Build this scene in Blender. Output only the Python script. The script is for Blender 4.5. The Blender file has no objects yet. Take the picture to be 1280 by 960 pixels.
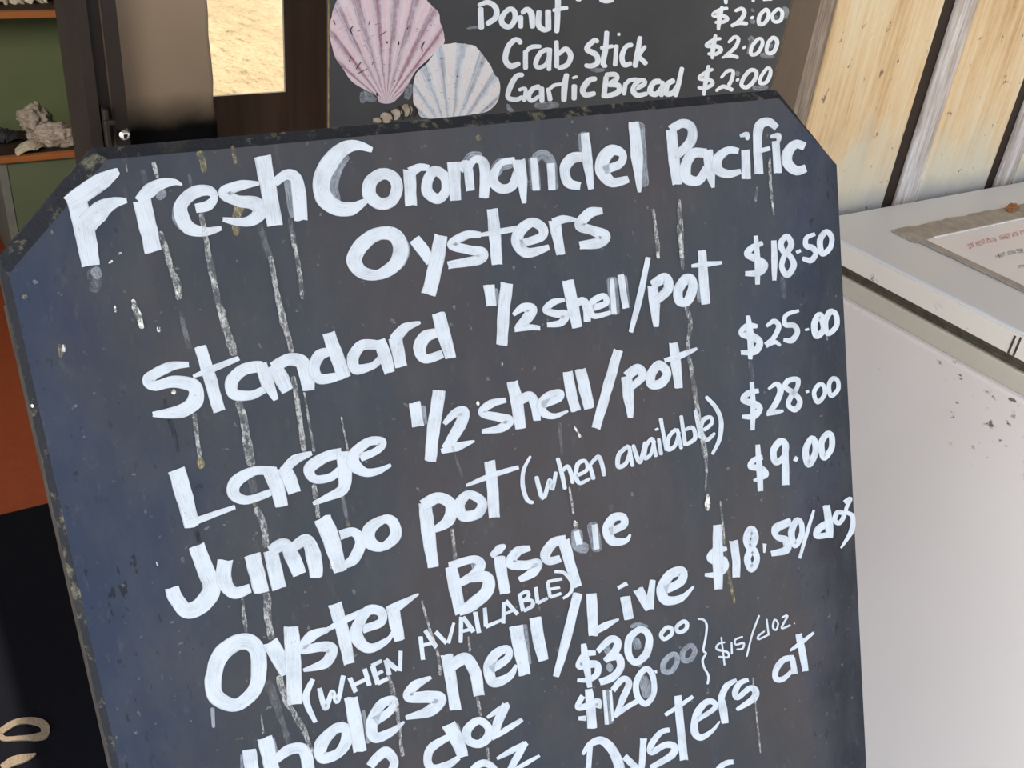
import bpy, bmesh, math, random
from mathutils import Vector, Matrix, noise
C = bpy.context.scene.collection
SC = bpy.context.scene

# ------------------------------------------------------------------ camera
F_PX = 1238.0
AX = Vector((.8437, -.2079, .4950)).normalized()      # world x (along the shop wall), in lens axes
AZ = Vector((.0962, -.8488, -.5202)).normalized()     # world up, in lens axes
AZ = (AZ - AX * AZ.dot(AX)).normalized()
AY = AZ.cross(AX)                                     # world y (into the shop), in lens axes
CAM = Vector((0, 0, 1.55))
cd = bpy.data.cameras.new('camera'); cam = bpy.data.objects.new('camera', cd); C.objects.link(cam)
cd.sensor_width = 36; cd.lens = 36 * F_PX / 1280; cd.clip_start = .02
right = Vector((AX.x, AY.x, AZ.x)); up = -Vector((AX.y, AY.y, AZ.y)); fwd = Vector((AX.z, AY.z, AZ.z))
m = Matrix((right, up, -fwd)).transposed().to_4x4(); m.translation = CAM
cam.matrix_world = m
SC.camera = cam

# ------------------------------------------------------------------ light
SC.view_settings.view_transform = 'Standard'; SC.view_settings.look = 'None'
SC.view_settings.gamma = 1; SC.view_settings.use_curve_mapping = False
SC.view_settings.exposure = EXPOSURE = 0.34
w = bpy.data.worlds.new('sky'); SC.world = w; w.use_nodes = True
bg = w.node_tree.nodes['Background']; bg.inputs[0].default_value = (.80, .89, 1.0, 1)
# the sky is brighter towards the sun, which stands to the left, behind the shop
wt = w.node_tree; wc = wt.nodes.new('ShaderNodeTexCoord'); wd = wt.nodes.new('ShaderNodeVectorMath'); wd.operation = 'DOT_PRODUCT'
wt.links.new(wc.outputs['Generated'], wd.inputs[0]); wd.inputs[1].default_value = (-.92, .25, .30)
wm = wt.nodes.new('ShaderNodeMapRange'); wt.links.new(wd.outputs['Value'], wm.inputs[0])
wm.inputs[1].default_value = .1; wm.inputs[2].default_value = 1; wm.inputs[3].default_value = 1.05; wm.inputs[4].default_value = 5.0
wt.links.new(wm.outputs[0], bg.inputs[1])
sd = bpy.data.lights.new('sun', 'SUN'); sun = bpy.data.objects.new('sun', sd); C.objects.link(sun)
sd.energy = 5.0; sd.angle = .009; sd.color = (1, .93, .80)
sun.rotation_euler = Vector((.50, -.62, -.95)).to_track_quat('-Z', 'Y').to_euler()

# ------------------------------------------------------------------ helpers
def ray(px, py):
    d = Vector((px - 640, py - 480, F_PX)); return Vector((AX.dot(d), AY.dot(d), AZ.dot(d)))
def aty(px, py, y): r = ray(px, py); return CAM + r * (y / r.y)
def atz(px, py, z): r = ray(px, py); return CAM + r * ((z - CAM.z) / r.z)
LEAN = math.radians(23); B0 = Vector((0, .66, 1.323)); BN = Vector((0, -math.cos(LEAN), math.sin(LEAN)))
def atb(px, py): r = ray(px, py); return CAM + r * ((B0 - CAM).dot(BN) / r.dot(BN))

class NT:
    def __init__(s, name):
        s.m = bpy.data.materials.new(name); s.m.use_nodes = True; s.t = s.m.node_tree; s.n = s.t.nodes
        s.b = s.n['Principled BSDF']; s.out = s.n['Material Output']
    def node(s, kind, **kw):
        n = s.n.new(kind)
        for k, v in kw.items():
            if k.startswith('i_'): n.inputs[int(k[2:]) if k[2:].isdigit() else k[2:].replace('_', ' ')].default_value = v
            else: setattr(n, k, v)
        return n
    def link(s, a, b): s.t.links.new(a, b)
    def coord(s, which='Object', scale=(1, 1, 1)):
        tc = s.node('ShaderNodeTexCoord'); mp = s.node('ShaderNodeMapping'); mp.inputs['Scale'].default_value = scale
        s.link(tc.outputs[which], mp.inputs[0]); return mp.outputs[0]
    def noise(s, vec, scale, detail=4, rough=.6):
        n = s.node('ShaderNodeTexNoise'); n.inputs['Scale'].default_value = scale
        n.inputs['Detail'].default_value = detail; n.inputs['Roughness'].default_value = rough
        s.link(vec, n.inputs['Vector']); return n.outputs['Fac']
    def ramp(s, fac, stops):
        r = s.node('ShaderNodeValToRGB'); e = r.color_ramp.elements
        while len(e) < len(stops): e.new(.5)
        for i, (p, c) in enumerate(stops):
            e[i].position = p; c = (c, c, c) if isinstance(c, (int, float)) else c; e[i].color = (*c, 1)
        s.link(fac, r.inputs[0]); return r.outputs[0]
    def mix(s, fac, a, b, mode='MIX'):
        x = s.node('ShaderNodeMix', data_type='RGBA', blend_type=mode)
        for sock, v in ((x.inputs[0], fac), (x.inputs[6], a), (x.inputs[7], b)):
            if hasattr(v, 'links'): s.link(v, sock)
            elif isinstance(v, (int, float)): sock.default_value = v
            else: sock.default_value = (*v, 1)
        return x.outputs[2]
    def math(s, op, a, b=0.0, clamp=False):
        x = s.node('ShaderNodeMath', operation=op, use_clamp=clamp)
        for sock, v in ((x.inputs[0], a), (x.inputs[1], b)):
            if hasattr(v, 'links'): s.link(v, sock)
            else: sock.default_value = v
        return x.outputs[0]
    def base(s, v):
        if hasattr(v, 'links'): s.link(v, s.b.inputs['Base Color'])
        else: s.b.inputs['Base Color'].default_value = (*v, 1)
    def bump(s, h, strength=.3, dist=.002):
        b = s.node('ShaderNodeBump'); b.inputs['Strength'].default_value = strength; b.inputs['Distance'].default_value = dist
        s.link(h, b.inputs['Height']); s.link(b.outputs[0], s.b.inputs['Normal'])
    def set(s, rough=.6, spec=.5, metal=0):
        s.b.inputs['Roughness'].default_value = rough; s.b.inputs['Specular IOR Level'].default_value = spec
        s.b.inputs['Metallic'].default_value = metal; return s
    def alpha(s, a):
        tr = s.node('ShaderNodeBsdfTransparent'); mx = s.node('ShaderNodeMixShader')
        s.link(a, mx.inputs[0]); s.link(tr.outputs[0], mx.inputs[1]); s.link(s.b.outputs[0], mx.inputs[2]); s.link(mx.outputs[0], s.out.inputs[0])

def plain(name, col, rough=.6, spec=.5, metal=0, var=.12, scale=25, stretch=(1, 1, 1), bump=0):
    t = NT(name).set(rough, spec, metal); v = t.coord('Object', stretch); n = t.noise(v, scale)
    t.base(t.ramp(n, [(.25, tuple(c * (1 - var) for c in col)), (.75, tuple(min(1, c * (1 + var)) for c in col))]))
    if bump: t.bump(n, bump)
    return t.m

def link(name, me, mat=None, parent=None, loc=None):
    o = bpy.data.objects.new(name, me); C.objects.link(o)
    if mat is not None and me is not None and not me.materials: me.materials.append(mat)
    if parent is not None: o.parent = parent
    if loc is not None: o.location = loc
    return o
def mesh(name, bm, mat, parent=None, smooth=False, loc=None):
    bmesh.ops.recalc_face_normals(bm, faces=bm.faces[:])
    me = bpy.data.meshes.new(name); bm.to_mesh(me); bm.free()
    if smooth:
        for p in me.polygons: p.use_smooth = True
    return link(name, me, mat, parent, loc)
def box(bm, x0, x1, y0, y1, z0, z1):
    vs = [bm.verts.new((x, y, z)) for x in (x0, x1) for y in (y0, y1) for z in (z0, z1)]
    for f in ((0, 1, 3, 2), (4, 6, 7, 5), (0, 4, 5, 1), (2, 3, 7, 6), (0, 2, 6, 4), (1, 5, 7, 3)):
        bm.faces.new([vs[i] for i in f])
    return vs
def boxes(name, rects, mat, parent=None, bevel=0, segs=2):
    bm = bmesh.new()
    for r in rects: box(bm, *r)
    if bevel: bmesh.ops.bevel(bm, geom=bm.edges[:], offset=bevel, segments=segs, affect='EDGES', profile=.5)
    return mesh(name, bm, mat, parent)
def slab(name, outline, back, mat, parent=None, bevel=0, mats=None):
    """closed outline (list of Vectors) extruded by the vector back"""
    bm = bmesh.new(); a = [bm.verts.new(p) for p in outline]; b = [bm.verts.new(p + back) for p in outline]
    n = len(a); f = bm.faces.new(a); bm.faces.new(b[::-1])
    for i in range(n): bm.faces.new((a[i], b[i], b[(i + 1) % n], a[(i + 1) % n]))
    if bevel: bmesh.ops.bevel(bm, geom=list(f.edges), offset=bevel, segments=3, affect='EDGES', profile=.5)
    return mesh(name, bm, mat, parent)
def tag(o, label=None, cat=None, group=None, kind=None):
    for k, v in (('label', label), ('category', cat), ('group', group), ('kind', kind)):
        if v: o[k] = v
    return o
def thing(name, label, cat, loc=(0, 0, 0), group=None):
    o = bpy.data.objects.new(name, None); C.objects.link(o); o.location = loc; return tag(o, label, cat, group)
def struct(o): o['kind'] = 'structure'; return o

# ---- brush strokes: a stroke is 'x,y,w x,y,w ...' in the units of its region (ox, oy, scale)
def catmull(P, closed, step):
    n = len(P); out = []
    segs = n if closed else n - 1
    for i in range(segs):
        if closed: p0, p1, p2, p3 = P[(i - 1) % n], P[i], P[(i + 1) % n], P[(i + 2) % n]
        else: p0, p1, p2, p3 = P[max(i - 1, 0)], P[i], P[i + 1], P[min(i + 2, n - 1)]
        L = math.hypot(p2[0] - p1[0], p2[1] - p1[1]); k = max(2, int(L / step))
        for j in range(k):
            t = j / k; t2 = t * t; t3 = t2 * t
            q = [.5 * (2 * p1[c] + (p2[c] - p0[c]) * t + (2 * p0[c] - 5 * p1[c] + 4 * p2[c] - p3[c]) * t2 + (3 * p1[c] - p0[c] - 3 * p2[c] + p3[c]) * t3) for c in (0, 1)]
            out.append((q[0], q[1], p1[2] + (p2[2] - p1[2]) * t))
    out.append(P[0] if closed else P[-1])
    return out
def strokes(name, region, specs, place, normal, mats, parent, lift=.0004, rnd=1, thick=0.0, jit=.05):
    """paint strokes laid on a plane; one mesh, mats[0] = full paint, mats[1] = thin wash"""
    ox, oy, sc = region; R = random.Random(rnd); bm = bmesh.new(); uvl = bm.loops.layers.uv.new('UVMap'); k = 0
    for s in sorted(specs, key=lambda q: 'g' not in q.split('.')[0].split(',')[0]):
        toks = s.split(); mi = 0; closed = False; rc = False
        while not toks[0][0].isdigit() and toks[0][0] != '-':
            c = toks.pop(0); mi = 1 if c == 'g' else mi; rc = rc or c == 'g'; closed = closed or c == 'o'; rc = rc or c == 'r'
        P = [tuple(float(v) for v in t.split(',')) for t in toks]
        P = [(ox + x / sc, oy + y / sc, wd / sc) for x, y, wd in P]
        Q = catmull(P, closed, 1.6); n = len(Q); k += 1; rows = []; u = R.uniform(0, 9)
        ju = R.uniform(0, 99)
        for i, (x, y, wd) in enumerate(Q):
            if closed: a, b = Q[(i - 1) % (n - 1)], Q[(i + 1) % (n - 1)]
            else: a, b = Q[max(i - 1, 0)], Q[min(i + 1, n - 1)]
            dx, dy = b[0] - a[0], b[1] - a[1]; L = math.hypot(dx, dy) or 1; nx, ny = -dy / L, dx / L
            if i: u += math.hypot(x - Q[i - 1][0], y - Q[i - 1][1]) * .01
            if rc and not closed:     # rounded brush ends
                e = min(i, n - 1 - i) / max(1, n - 1) * sum(math.hypot(Q[j + 1][0] - Q[j][0], Q[j + 1][1] - Q[j][1]) for j in range(n - 1))
                h = wd / 2
                if e < h: wd *= max(.35, math.sqrt(max(0, 1 - (1 - e / h) ** 2)))
            h1 = wd / 2 * (1 + jit * 2 * noise.noise((i * .13, ju, 1.7))); h2 = wd / 2 * (1 + jit * 2 * noise.noise((i * .13, ju, 7.3)))
            row = []
            for v in (-1, -.4, .4, 1):
                h = h1 if v < 0 else h2
                endj = 0
                if not closed and i in (0, n - 1): endj = R.uniform(-.06, .06) * wd * (1 if i else -1)
                p = place(x + nx * h * v + dx / L * endj, y + ny * h * v + dy / L * endj) + normal * (lift + k * 1.5e-5)
                row.append((bm.verts.new(p), (u, (v + 1) / 2)))
            rows.append(row)
        for r0, r1 in zip(rows, rows[1:]):
            for j in range(3):
                q = (r0[j], r0[j + 1], r1[j + 1], r1[j])
                try: f = bm.faces.new([t[0] for t in q])
                except ValueError: continue
                f.material_index = mi
                for lp, t in zip(f.loops, q): lp[uvl].uv = t[1]
    me = bpy.data.meshes.new(name)
    bmesh.ops.recalc_face_normals(bm, faces=bm.faces[:])
    if thick:
        g = bmesh.ops.extrude_face_region(bm, geom=bm.faces[:])
        bmesh.ops.translate(bm, verts=[v for v in g['geom'] if isinstance(v, bmesh.types.BMVert)], vec=normal * thick)
    bm.to_mesh(me); bm.free()
    for mt in mats: me.materials.append(mt)
    return link(name, me, None, parent)

# ------------------------------------------------------------------ materials
def brush_mat(name, col, cover, speck, rough=.55):
    t = NT(name).set(rough, .3)
    tc = t.node('ShaderNodeTexCoord'); mp = t.node('ShaderNodeMapping'); mp.inputs['Scale'].default_value = (1.2, 9, 1)
    t.link(tc.outputs['UV'], mp.inputs[0]); streak = t.noise(mp.outputs[0], 2.2, 5, .65)
    fine = t.noise(t.coord('Object'), 420, 3, .7); mid = t.noise(t.coord('Object'), 60, 4, .6)
    sx = t.node('ShaderNodeSeparateXYZ'); t.link(tc.outputs['UV'], sx.inputs[0])
    e = t.math('SUBTRACT', 1, t.math('ABSOLUTE', t.math('MULTIPLY_ADD', sx.outputs[1], 2)))
    t.n[e.node.inputs[1].links[0].from_node.name].inputs[0].links[0].from_node.inputs[2].default_value = -1
    edge = t.math('MULTIPLY', t.math('ADD', e, t.math('MULTIPLY', t.math('SUBTRACT', streak, .5), .35)), 7, True)
    body = t.math('ADD', cover, t.math('MULTIPLY', t.math('SUBTRACT', streak, .5), speck * 1.6))
    body = t.math('ADD', body, t.math('MULTIPLY', t.math('SUBTRACT', mid, .5), speck * 1.2))
    pits = t.ramp(fine, [(.24, .35), (.34, 1)])
    a = t.math('MULTIPLY', t.math('MULTIPLY', t.math('MAXIMUM', body, 0, True), pits), t.math('ADD', t.math('MULTIPLY', edge, .22), .78), True)
    t.base(t.mix(t.math('MULTIPLY', mid, .5), col, tuple(c * .92 for c in col)))
    t.alpha(a); return t.m
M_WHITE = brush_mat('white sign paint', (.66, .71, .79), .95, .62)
M_WASH = brush_mat('thin grey wash of paint', (.50, .55, .64), .40, .8)
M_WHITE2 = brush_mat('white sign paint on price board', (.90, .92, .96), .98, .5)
M_WASH2 = brush_mat('thin wash on price board', (.55, .57, .62), .35, .6)

def drip_mat(name, ca, cb, cover):
    t = NT(name).set(.7, .25); v = t.coord('Object', (1, 1, .45)); a = t.noise(v, 150, 5, .8); b = t.noise(v, 420, 3, .7)
    t.base(t.mix(a, ca, cb)); t.bump(b, .5, .001)
    al = t.ramp(t.math('ADD', t.math('MULTIPLY', a, .7), t.math('MULTIPLY', b, .3)), [(.45, .07), (.63, cover)])
    t.alpha(t.math('MULTIPLY', al, 1.0)); return t.m
M_DRIP = drip_mat('chalky run', (.42, .43, .46), (.86, .85, .82), .8)
M_DROP = drip_mat('dried drop', (.85, .83, .78), (.9, .9, .88), 1.6)
M_FAINT = drip_mat('faint run', (.30, .31, .34), (.38, .38, .40), .42)
M_OCHRE = drip_mat('ochre smear', (.42, .34, .16), (.55, .47, .28), .75)
M_BLACKRUN = drip_mat('black run', (.008, .008, .01), (.015, .015, .018), .6)

t = NT('black sign board paint').set(.42, .26)
v = t.coord('Object'); big = t.noise(v, 4.5, 4, .6); mid = t.noise(t.coord('Object', (1, 1, .22)), 26, 5, .65); fine = t.noise(v, 330, 3, .7)
c = t.ramp(big, [(.34, (.035, .044, .064)), (.47, (.044, .047, .057)), (.60, (.058, .051, .057))])
sx = t.node('ShaderNodeSeparateXYZ'); t.link(v, sx.inputs[0])          # bluer tone along both sides of the board
side = t.math('ADD', t.math('ABSOLUTE', t.math('SUBTRACT', sx.outputs[0], .435)), t.math('MULTIPLY', t.math('SUBTRACT', t.noise(v, 7, 4, .6), .5), .22))
c = t.mix(t.ramp(side, [(.28, 0.0), (.37, .85)]), c, (.020, .033, .072))
c = t.mix(t.ramp(t.math('ADD', sx.outputs[0], t.math('MULTIPLY', t.math('SUBTRACT', t.noise(v, 8, 4, .6), .5), .16)), [(.735, 0.0), (.80, .85)]), c, (.010, .013, .022))
c = t.mix(t.ramp(mid, [(.42, 0.0), (.78, .40)]), c, (.088, .090, .098))
scr = t.noise(t.coord('Object', (1, 1, .06)), 120, 4, .7); c = t.mix(t.ramp(scr, [(.60, 0.0), (.72, .35)]), c, (.10, .10, .105))
specks = t.ramp(t.noise(v, 150, 2, .5), [(.71, 0.0), (.76, .6)])
c = t.mix(specks, c, (.20, .20, .19))
crk = t.math('MULTIPLY', t.ramp(t.noise(t.coord('Object', (1, 1, .035)), 150, 3, .6), [(.63, 0.0), (.67, 1)]), t.ramp(t.math('ADD', side, t.math('MULTIPLY', t.noise(v, 11, 3), .3)), [(.44, 0.0), (.52, .8)]))
c = t.mix(crk, c, (.008, .009, .012))
t.base(c); t.bump(t.math('ADD', t.math('MULTIPLY', mid, .7), t.math('MULTIPLY', fine, .3)), .35, .0015)
t.link(t.ramp(mid, [(.3, .34), (.7, .52)]), t.b.inputs['Roughness']); M_BOARD = t.m

t = NT('worn black edge').set(.85, .2)
v = t.coord('Object'); a = t.noise(v, 60, 6, .75); b = t.noise(v, 25, 4, .6)
c = t.mix(t.ramp(a, [(.54, 0.0), (.66, .8)]), (.020, .021, .026), (.20, .18, .12))
c = t.mix(t.ramp(b, [(.6, 0.0), (.75, .35)]), c, (.07, .06, .05))
t.base(c); t.bump(a, 1, .004); M_EDGE = t.m
M_RAIL = plain('grey brown raw timber edge', (.050, .041, .032), .9, .2, var=.55, scale=70, stretch=(1, 1, .4), bump=.8)

t = NT('price board black').set(.6, .25); v = t.coord('Object'); n = t.noise(v, 7, 5)
t.base(t.ramp(n, [(.3, (.052, .051, .054)), (.7, (.075, .072, .074))])); M_BOARD2 = t.m
M_GOLDEDGE = plain('worn gold edge', (.24, .16, .07), .8, .2, var=.5, scale=120)

def timber(name, stops, zs=.12, sc=14, bump=.4, pale=None, specks=True):
    t = NT(name).set(.75, .25); v = t.coord('Object', (1, 1, zs)); a = t.noise(v, sc, 6, .6); g = t.noise(t.coord('Object', (1, 1, .03)), sc * 8, 5, .7)
    blot = t.noise(t.coord('Object', (1, 1, .35)), 6, 5, .7)
    c = t.ramp(t.math('ADD', t.math('MULTIPLY', blot, .35), t.math('ADD', t.math('MULTIPLY', a, .42), t.math('MULTIPLY', g, .23))), stops)
    if pale:   # bleached, grey-blue weathering near the foot of the sheet, with its own ragged outline
        sx = t.node('ShaderNodeSeparateXYZ'); t.link(t.coord('Object'), sx.inputs[0])
        h = t.math('ADD', t.math('SUBTRACT', 1.075, sx.outputs[2]), t.math('MULTIPLY', t.math('SUBTRACT', t.noise(t.coord('Object', (1, 1, .4)), 9, 4), .5), .5))
        c = t.mix(t.ramp(h, [(0.0, 0.0), (.10, .75)]), c, pale[0])
        h2 = t.math('ADD', t.math('SUBTRACT', .955, sx.outputs[2]), t.math('MULTIPLY', t.math('SUBTRACT', t.noise(t.coord('Object'), 12, 4), .5), .06))
        c = t.mix(t.ramp(h2, [(0.0, 0.0), (.05, .8)]), c, pale[1])
    if specks:
        sp = t.ramp(t.noise(t.coord('Object', (1.6, 1, 1)), 34, 4, .6), [(.65, 0.0), (.70, .75)])
        c = t.mix(sp, c, tuple(x * .35 for x in stops[0][1]))
    t.base(c); t.bump(g, bump, .002); return t.m
M_PLY = timber('weathered plywood', [(.33, (.30, .16, .07)), (.42, (.60, .38, .19)), (.49, (.75, .53, .30)), (.56, (.80, .64, .42)), (.66, (.85, .77, .60))], pale=((.68, .63, .50), (.36, .36, .39)))
M_BATTEN = timber('silvered rough timber', [(.36, (.20, .15, .12)), (.47, (.52, .44, .39)), (.56, (.78, .72, .69))], zs=.08, sc=60, bump=.8, specks=False)
M_BATTENB = timber('brown weathered timber', [(.36, (.12, .08, .06)), (.48, (.34, .26, .20)), (.60, (.62, .52, .44))], zs=.08, sc=50, bump=.8, specks=False)
M_GROOVE = timber('dark stained groove', [(.3, (.030, .018, .013)), (.7, (.062, .040, .030))], sc=20, specks=False)
M_BRONZE = plain('bronze aluminium frame', (.135, .090, .058), .5, .4, var=.12, scale=8, stretch=(1, 1, .3))
M_DARKFRAME = plain('dark brown frame', (.030, .020, .015), .5, .4, var=.2, scale=18)
M_ENAMEL = None
def enamel(name, col, scuff):
    t = NT(name).set(.38, .45); v = t.coord('Object'); a = t.noise(v, 5, 3)
    c = t.mix(a, tuple(x * .95 for x in col), col)
    if scuff:
        s = t.math('MULTIPLY', t.ramp(t.noise(t.coord('Object', (1, 1, 1.5)), 46, 5, .7), [(.60, 0.0), (.66, 1)]), t.ramp(t.noise(v, 4.0, 2), [(.47, 0.0), (.56, 1)]))
        hz = t.node('ShaderNodeSeparateXYZ'); t.link(v, hz.inputs[0]); s = t.math('MULTIPLY', s, t.ramp(hz.outputs[2], [(.66, 0.0), (.72, 1)]))
        c = t.mix(s, c, (.12, .09, .07))
    t.base(c); t.bump(t.noise(v, 160, 2), .05, .001); return t.m
M_FREEZER = enamel('cream white enamel', (.74, .655, .61), True)
M_LID = enamel('white lid enamel', (.63, .63, .655), False)
M_LIDSIDE = enamel('scuffed lid side', (.78, .69, .61), True)
M_GASKET = plain('grimy gasket', (.075, .060, .042), .8, .2, var=.5, scale=60)
M_TRIM = plain('cream plastic trim', (.52, .45, .37), .5, .4, var=.05)
M_TAPE = plain('grimy grey tape', (.33, .29, .25), .7, .3, var=.25, scale=45)
M_GREEN = plain('sage green paint', (.155, .20, .12), .6, .3, var=.06, scale=6)
M_GREENBACK = plain('olive green paint', (.16, .20, .10), .7, .3, var=.08, scale=6)
M_SHELFEDGE = plain('orange varnished timber', (.42, .15, .045), .5, .4, var=.2, scale=20, stretch=(.15, 1, 1))
M_CABGREY = plain('grey green trim', (.22, .24, .22), .6, .3)
M_RED = plain('terracotta red lino', (.27, .058, .020), .6, .3, var=.10, scale=30)
M_MAROON = plain('dark maroon wall', (.05, .012, .012), .8, .2)
M_MATBLACK = plain('black pile', (.006, .006, .010), .95, .1, var=.6, scale=500, bump=1)
M_MATCREAM = plain('cream pile', (.27, .205, .145), .95, .1, var=.35, scale=420, bump=1)
M_CONCRETE = plain('grey concrete', (.34, .33, .31), .85, .3, var=.2, scale=14)
M_ROOF = plain('white painted soffit', (.55, .53, .50), .8, .3)
M_WALLIN = plain('brown interior timber', (.105, .085, .070), .7, .3, var=.3, scale=12, stretch=(1, 1, .1))
M_BLIND = None
t = NT('tan fabric with painted foot shade').set(.85, .15)
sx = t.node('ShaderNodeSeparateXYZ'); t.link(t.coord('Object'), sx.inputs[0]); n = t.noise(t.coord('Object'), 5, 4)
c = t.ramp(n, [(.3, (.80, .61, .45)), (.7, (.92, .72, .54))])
foot_shade = t.math('ADD', t.math('SUBTRACT', 1.197, sx.outputs[2]), t.math('MULTIPLY', t.math('SUBTRACT', t.noise(t.coord('Object'), 14, 4), .5), .03))
t.base(t.mix(t.ramp(foot_shade, [(0.0, 0.0), (.045, 1)]), c, (.012, .011, .013))); M_BLIND = t.m  # soft shade at the cloth's foot is painted into its colour
t = NT('sunlit shell gravel').set(.95, .1); v = t.coord('Object'); a = t.noise(v, 13, 10, .82); b = t.noise(v, 1.1, 4)
c = t.ramp(a, [(.36, (.30, .21, .11)), (.46, (.60, .46, .27)), (.62, (.76, .63, .43))]); c = t.mix(t.ramp(b, [(.4, 0.0), (.7, .35)]), c, (.45, .34, .20))
t.base(c); t.bump(a, 1, .03); M_GRAVEL = t.m
t = NT('yard gravel').set(.95, .1); v = t.coord('Object', (1, .45, 1)); a = t.noise(v, 16, 10, .85); b = t.noise(v, 1.4, 4)
c = t.ramp(a, [(.36, (.13, .09, .05)), (.45, (.34, .255, .142)), (.60, (.44, .35, .215))]); c = t.mix(t.ramp(b, [(.45, 0.0), (.65, .4)]), c, (.24, .18, .10))
t.base(c); t.bump(a, .4, .02); M_YARD = t.m
t = NT('brown tinted window glass'); t.n.remove(t.b)
tr = t.node('ShaderNodeBsdfTransparent'); tr.inputs[0].default_value = (.97, .95, .92, 1)
gl = t.node('ShaderNodeBsdfGlossy'); gl.inputs['Roughness'].default_value = .01
fr = t.node('ShaderNodeFresnel'); fr.inputs[0].default_value = 1.45; mx = t.node('ShaderNodeMixShader')
t.link(fr.outputs[0], mx.inputs[0]); t.link(tr.outputs[0], mx.inputs[1]); t.link(gl.outputs[0], mx.inputs[2]); t.link(mx.outputs[0], t.out.inputs[0]); M_GLASS = t.m
M_CHROME = plain('chrome', (.7, .7, .7), .15, .5, metal=1, var=.02)
def shellmat(name, a, b, c2): 
    t = NT(name).set(.65, .35); n = t.noise(t.coord('Object'), 45, 5, .7)
    t.base(t.ramp(n, [(.3, a), (.5, b), (.72, c2)])); t.bump(n, .4, .004); return t.m
M_SHELLW = shellmat('ivory shell', (.45, .38, .28), (.62, .55, .43), (.75, .70, .60))
M_SHELLP = shellmat('pinkish oyster shell', (.24, .18, .15), (.50, .42, .37), (.70, .64, .58))
M_SHELLD = shellmat('charcoal shell', (.02, .02, .024), (.04, .04, .045), (.08, .08, .085))

# ------------------------------------------------------------------ the setting
WY = 1.144                                  # outer face of the shop's front wall
boxes('ground', [(-14, 14, -16, -1.6, -.2, -.09), (-14, -1.4, -1.6, 4.2, -.2, -.09)], M_GRAVEL)
struct(boxes('ground_behind', [(-14, 14, 4.2, 22, -.2, -.03)], M_YARD))
struct(bpy.data.objects['ground'])
struct(boxes('floor', [(-1.4, 6, -1.6, WY, -.2, -.06)], M_CONCRETE))
struct(boxes('floor_inside', [(-1.5, 4.2, WY, 4.2, -.12, -.002)], M_RED))
struct(boxes('ceiling', [(-1.3, 6, -.7, 4.4, 2.5, 2.6)], M_ROOF))
xJ0, xJ1, xW1, xF1 = .204, .246, 1.265, 1.327
struct(boxes('wall_front', [(-1.5, -.75, WY, WY + .1, -.06, 2.5), (xJ1, xF1, WY + .004, WY + .1, -.06, 1.02), (-.75, xF1, WY, WY + .1, 2.15, 2.5)], M_GROOVE))
struct(boxes('wall_left', [(-1.6, -1.5, WY, 4.2, 0, 2.5)], M_MAROON))
struct(boxes('wall_side', [(4.2, 4.3, WY, 4.2, 0, 2.5)], M_WALLIN))
wl, wr_, ws = aty(240, 118, 3.9).x, aty(357, 118, 3.9).x, aty(310, 118, 3.9).z
struct(boxes('wall_back', [(-1.5, wl, 3.9, 3.915, 0, 2.5), (wr_, 4.2, 3.9, 3.915, 0, 2.5), (wl, wr_, 3.9, 3.915, 0, ws), (wl, wr_, 3.9, 3.915, 2.1, 2.5)], M_WALLIN))
# plywood sheets right of the window, with dark grooves and silvered timber strips between them
wall = struct(boxes('wall_right', [(xF1, 4.2, WY + .0125, WY + .12, -.06, 2.5)], M_GROOVE))
g0 = aty(1182, 0, WY).x; g1 = aty(1201, 0, WY).x; s1 = aty(1226, 0, WY).x; pitch = aty(1316, 0, WY).x - g0
xs = [(xF1, xF1 + .05, g0)] + [(g1 + k * pitch, s1 + k * pitch, g0 + (k + 1) * pitch) for k in range(6)]
for a, b, c2 in xs:
    o = boxes('batten', [(a + .001, b, WY + .003, WY + .012, -.06, 2.5)], M_BATTEN if a > xF1 + .1 else M_BATTENB, wall, .002); o['label'] = 'silvered rough timber strip'
    boxes('plywood_sheet', [(b + .0005, c2, WY, WY + .012, -.06, 2.5)], M_PLY, wall, .003)

# added fill lamp, unseen left of the doorway, to brighten the cabinet
ld = bpy.data.lights.new('added_fill_lamp', 'AREA'); lo = bpy.data.objects.new('added_fill_lamp', ld); C.objects.link(lo); ld.size = .5; ld.energy = 16; ld.color = (1, .90, .74); lo.location = (-.7, 1.75, 1.5); lo.rotation_euler = Vector((.9, 1.6, -.45)).to_track_quat('-Z', 'Y').to_euler()

# doorway jamb and the window beside it
d = struct(boxes('door_1', [(xJ0, xJ0 + .012, WY - .014, WY + .10, 0, 2.15), (xJ0 + .012, xJ0 + .026, WY - .004, WY + .10, 0, 2.15)], M_DARKFRAME))
boxes('jamb_strip', [(xJ0 + .026, xJ0 + .0285, WY - .007, WY + .05, 0, 2.15)], M_BRONZE, d)
lp = aty(133, 150, WY - .02)
lt = boxes('door_latch', [(lp.x - .003, lp.x + .002, WY - .024, WY - .004, lp.z - .03, lp.z + .012), (lp.x - .004, lp.x + .007, WY - .027, WY - .022, lp.z - .004, lp.z + .001)], M_DARKFRAME, d, .001)
wn = struct(boxes('window_1', [(xJ0 + .027, xJ1, WY - .010, WY + .06, 1.02, 2.15), (xJ1, xW1, WY - .012, WY + .06, 1.02, 1.06), (xJ1, xW1, WY - .012, WY + .06, 2.10, 2.15)], M_DARKFRAME))
xm = aty(1003, 60, WY).x
boxes('window_frame', [(xW1 - .01, xW1 + .018, WY - .012, WY + .06, 1.0, 2.15), (xW1 + .0195, xF1, WY - .006, WY + .03, 1.0, 2.15)], M_BRONZE, wn, .002)
boxes('window_glass', [(xJ1, xW1 - .01, WY + .018, WY + .022, 1.06, 2.10)], M_GLASS, wn)
kp = aty(155, 168, WY - .02)
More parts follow.
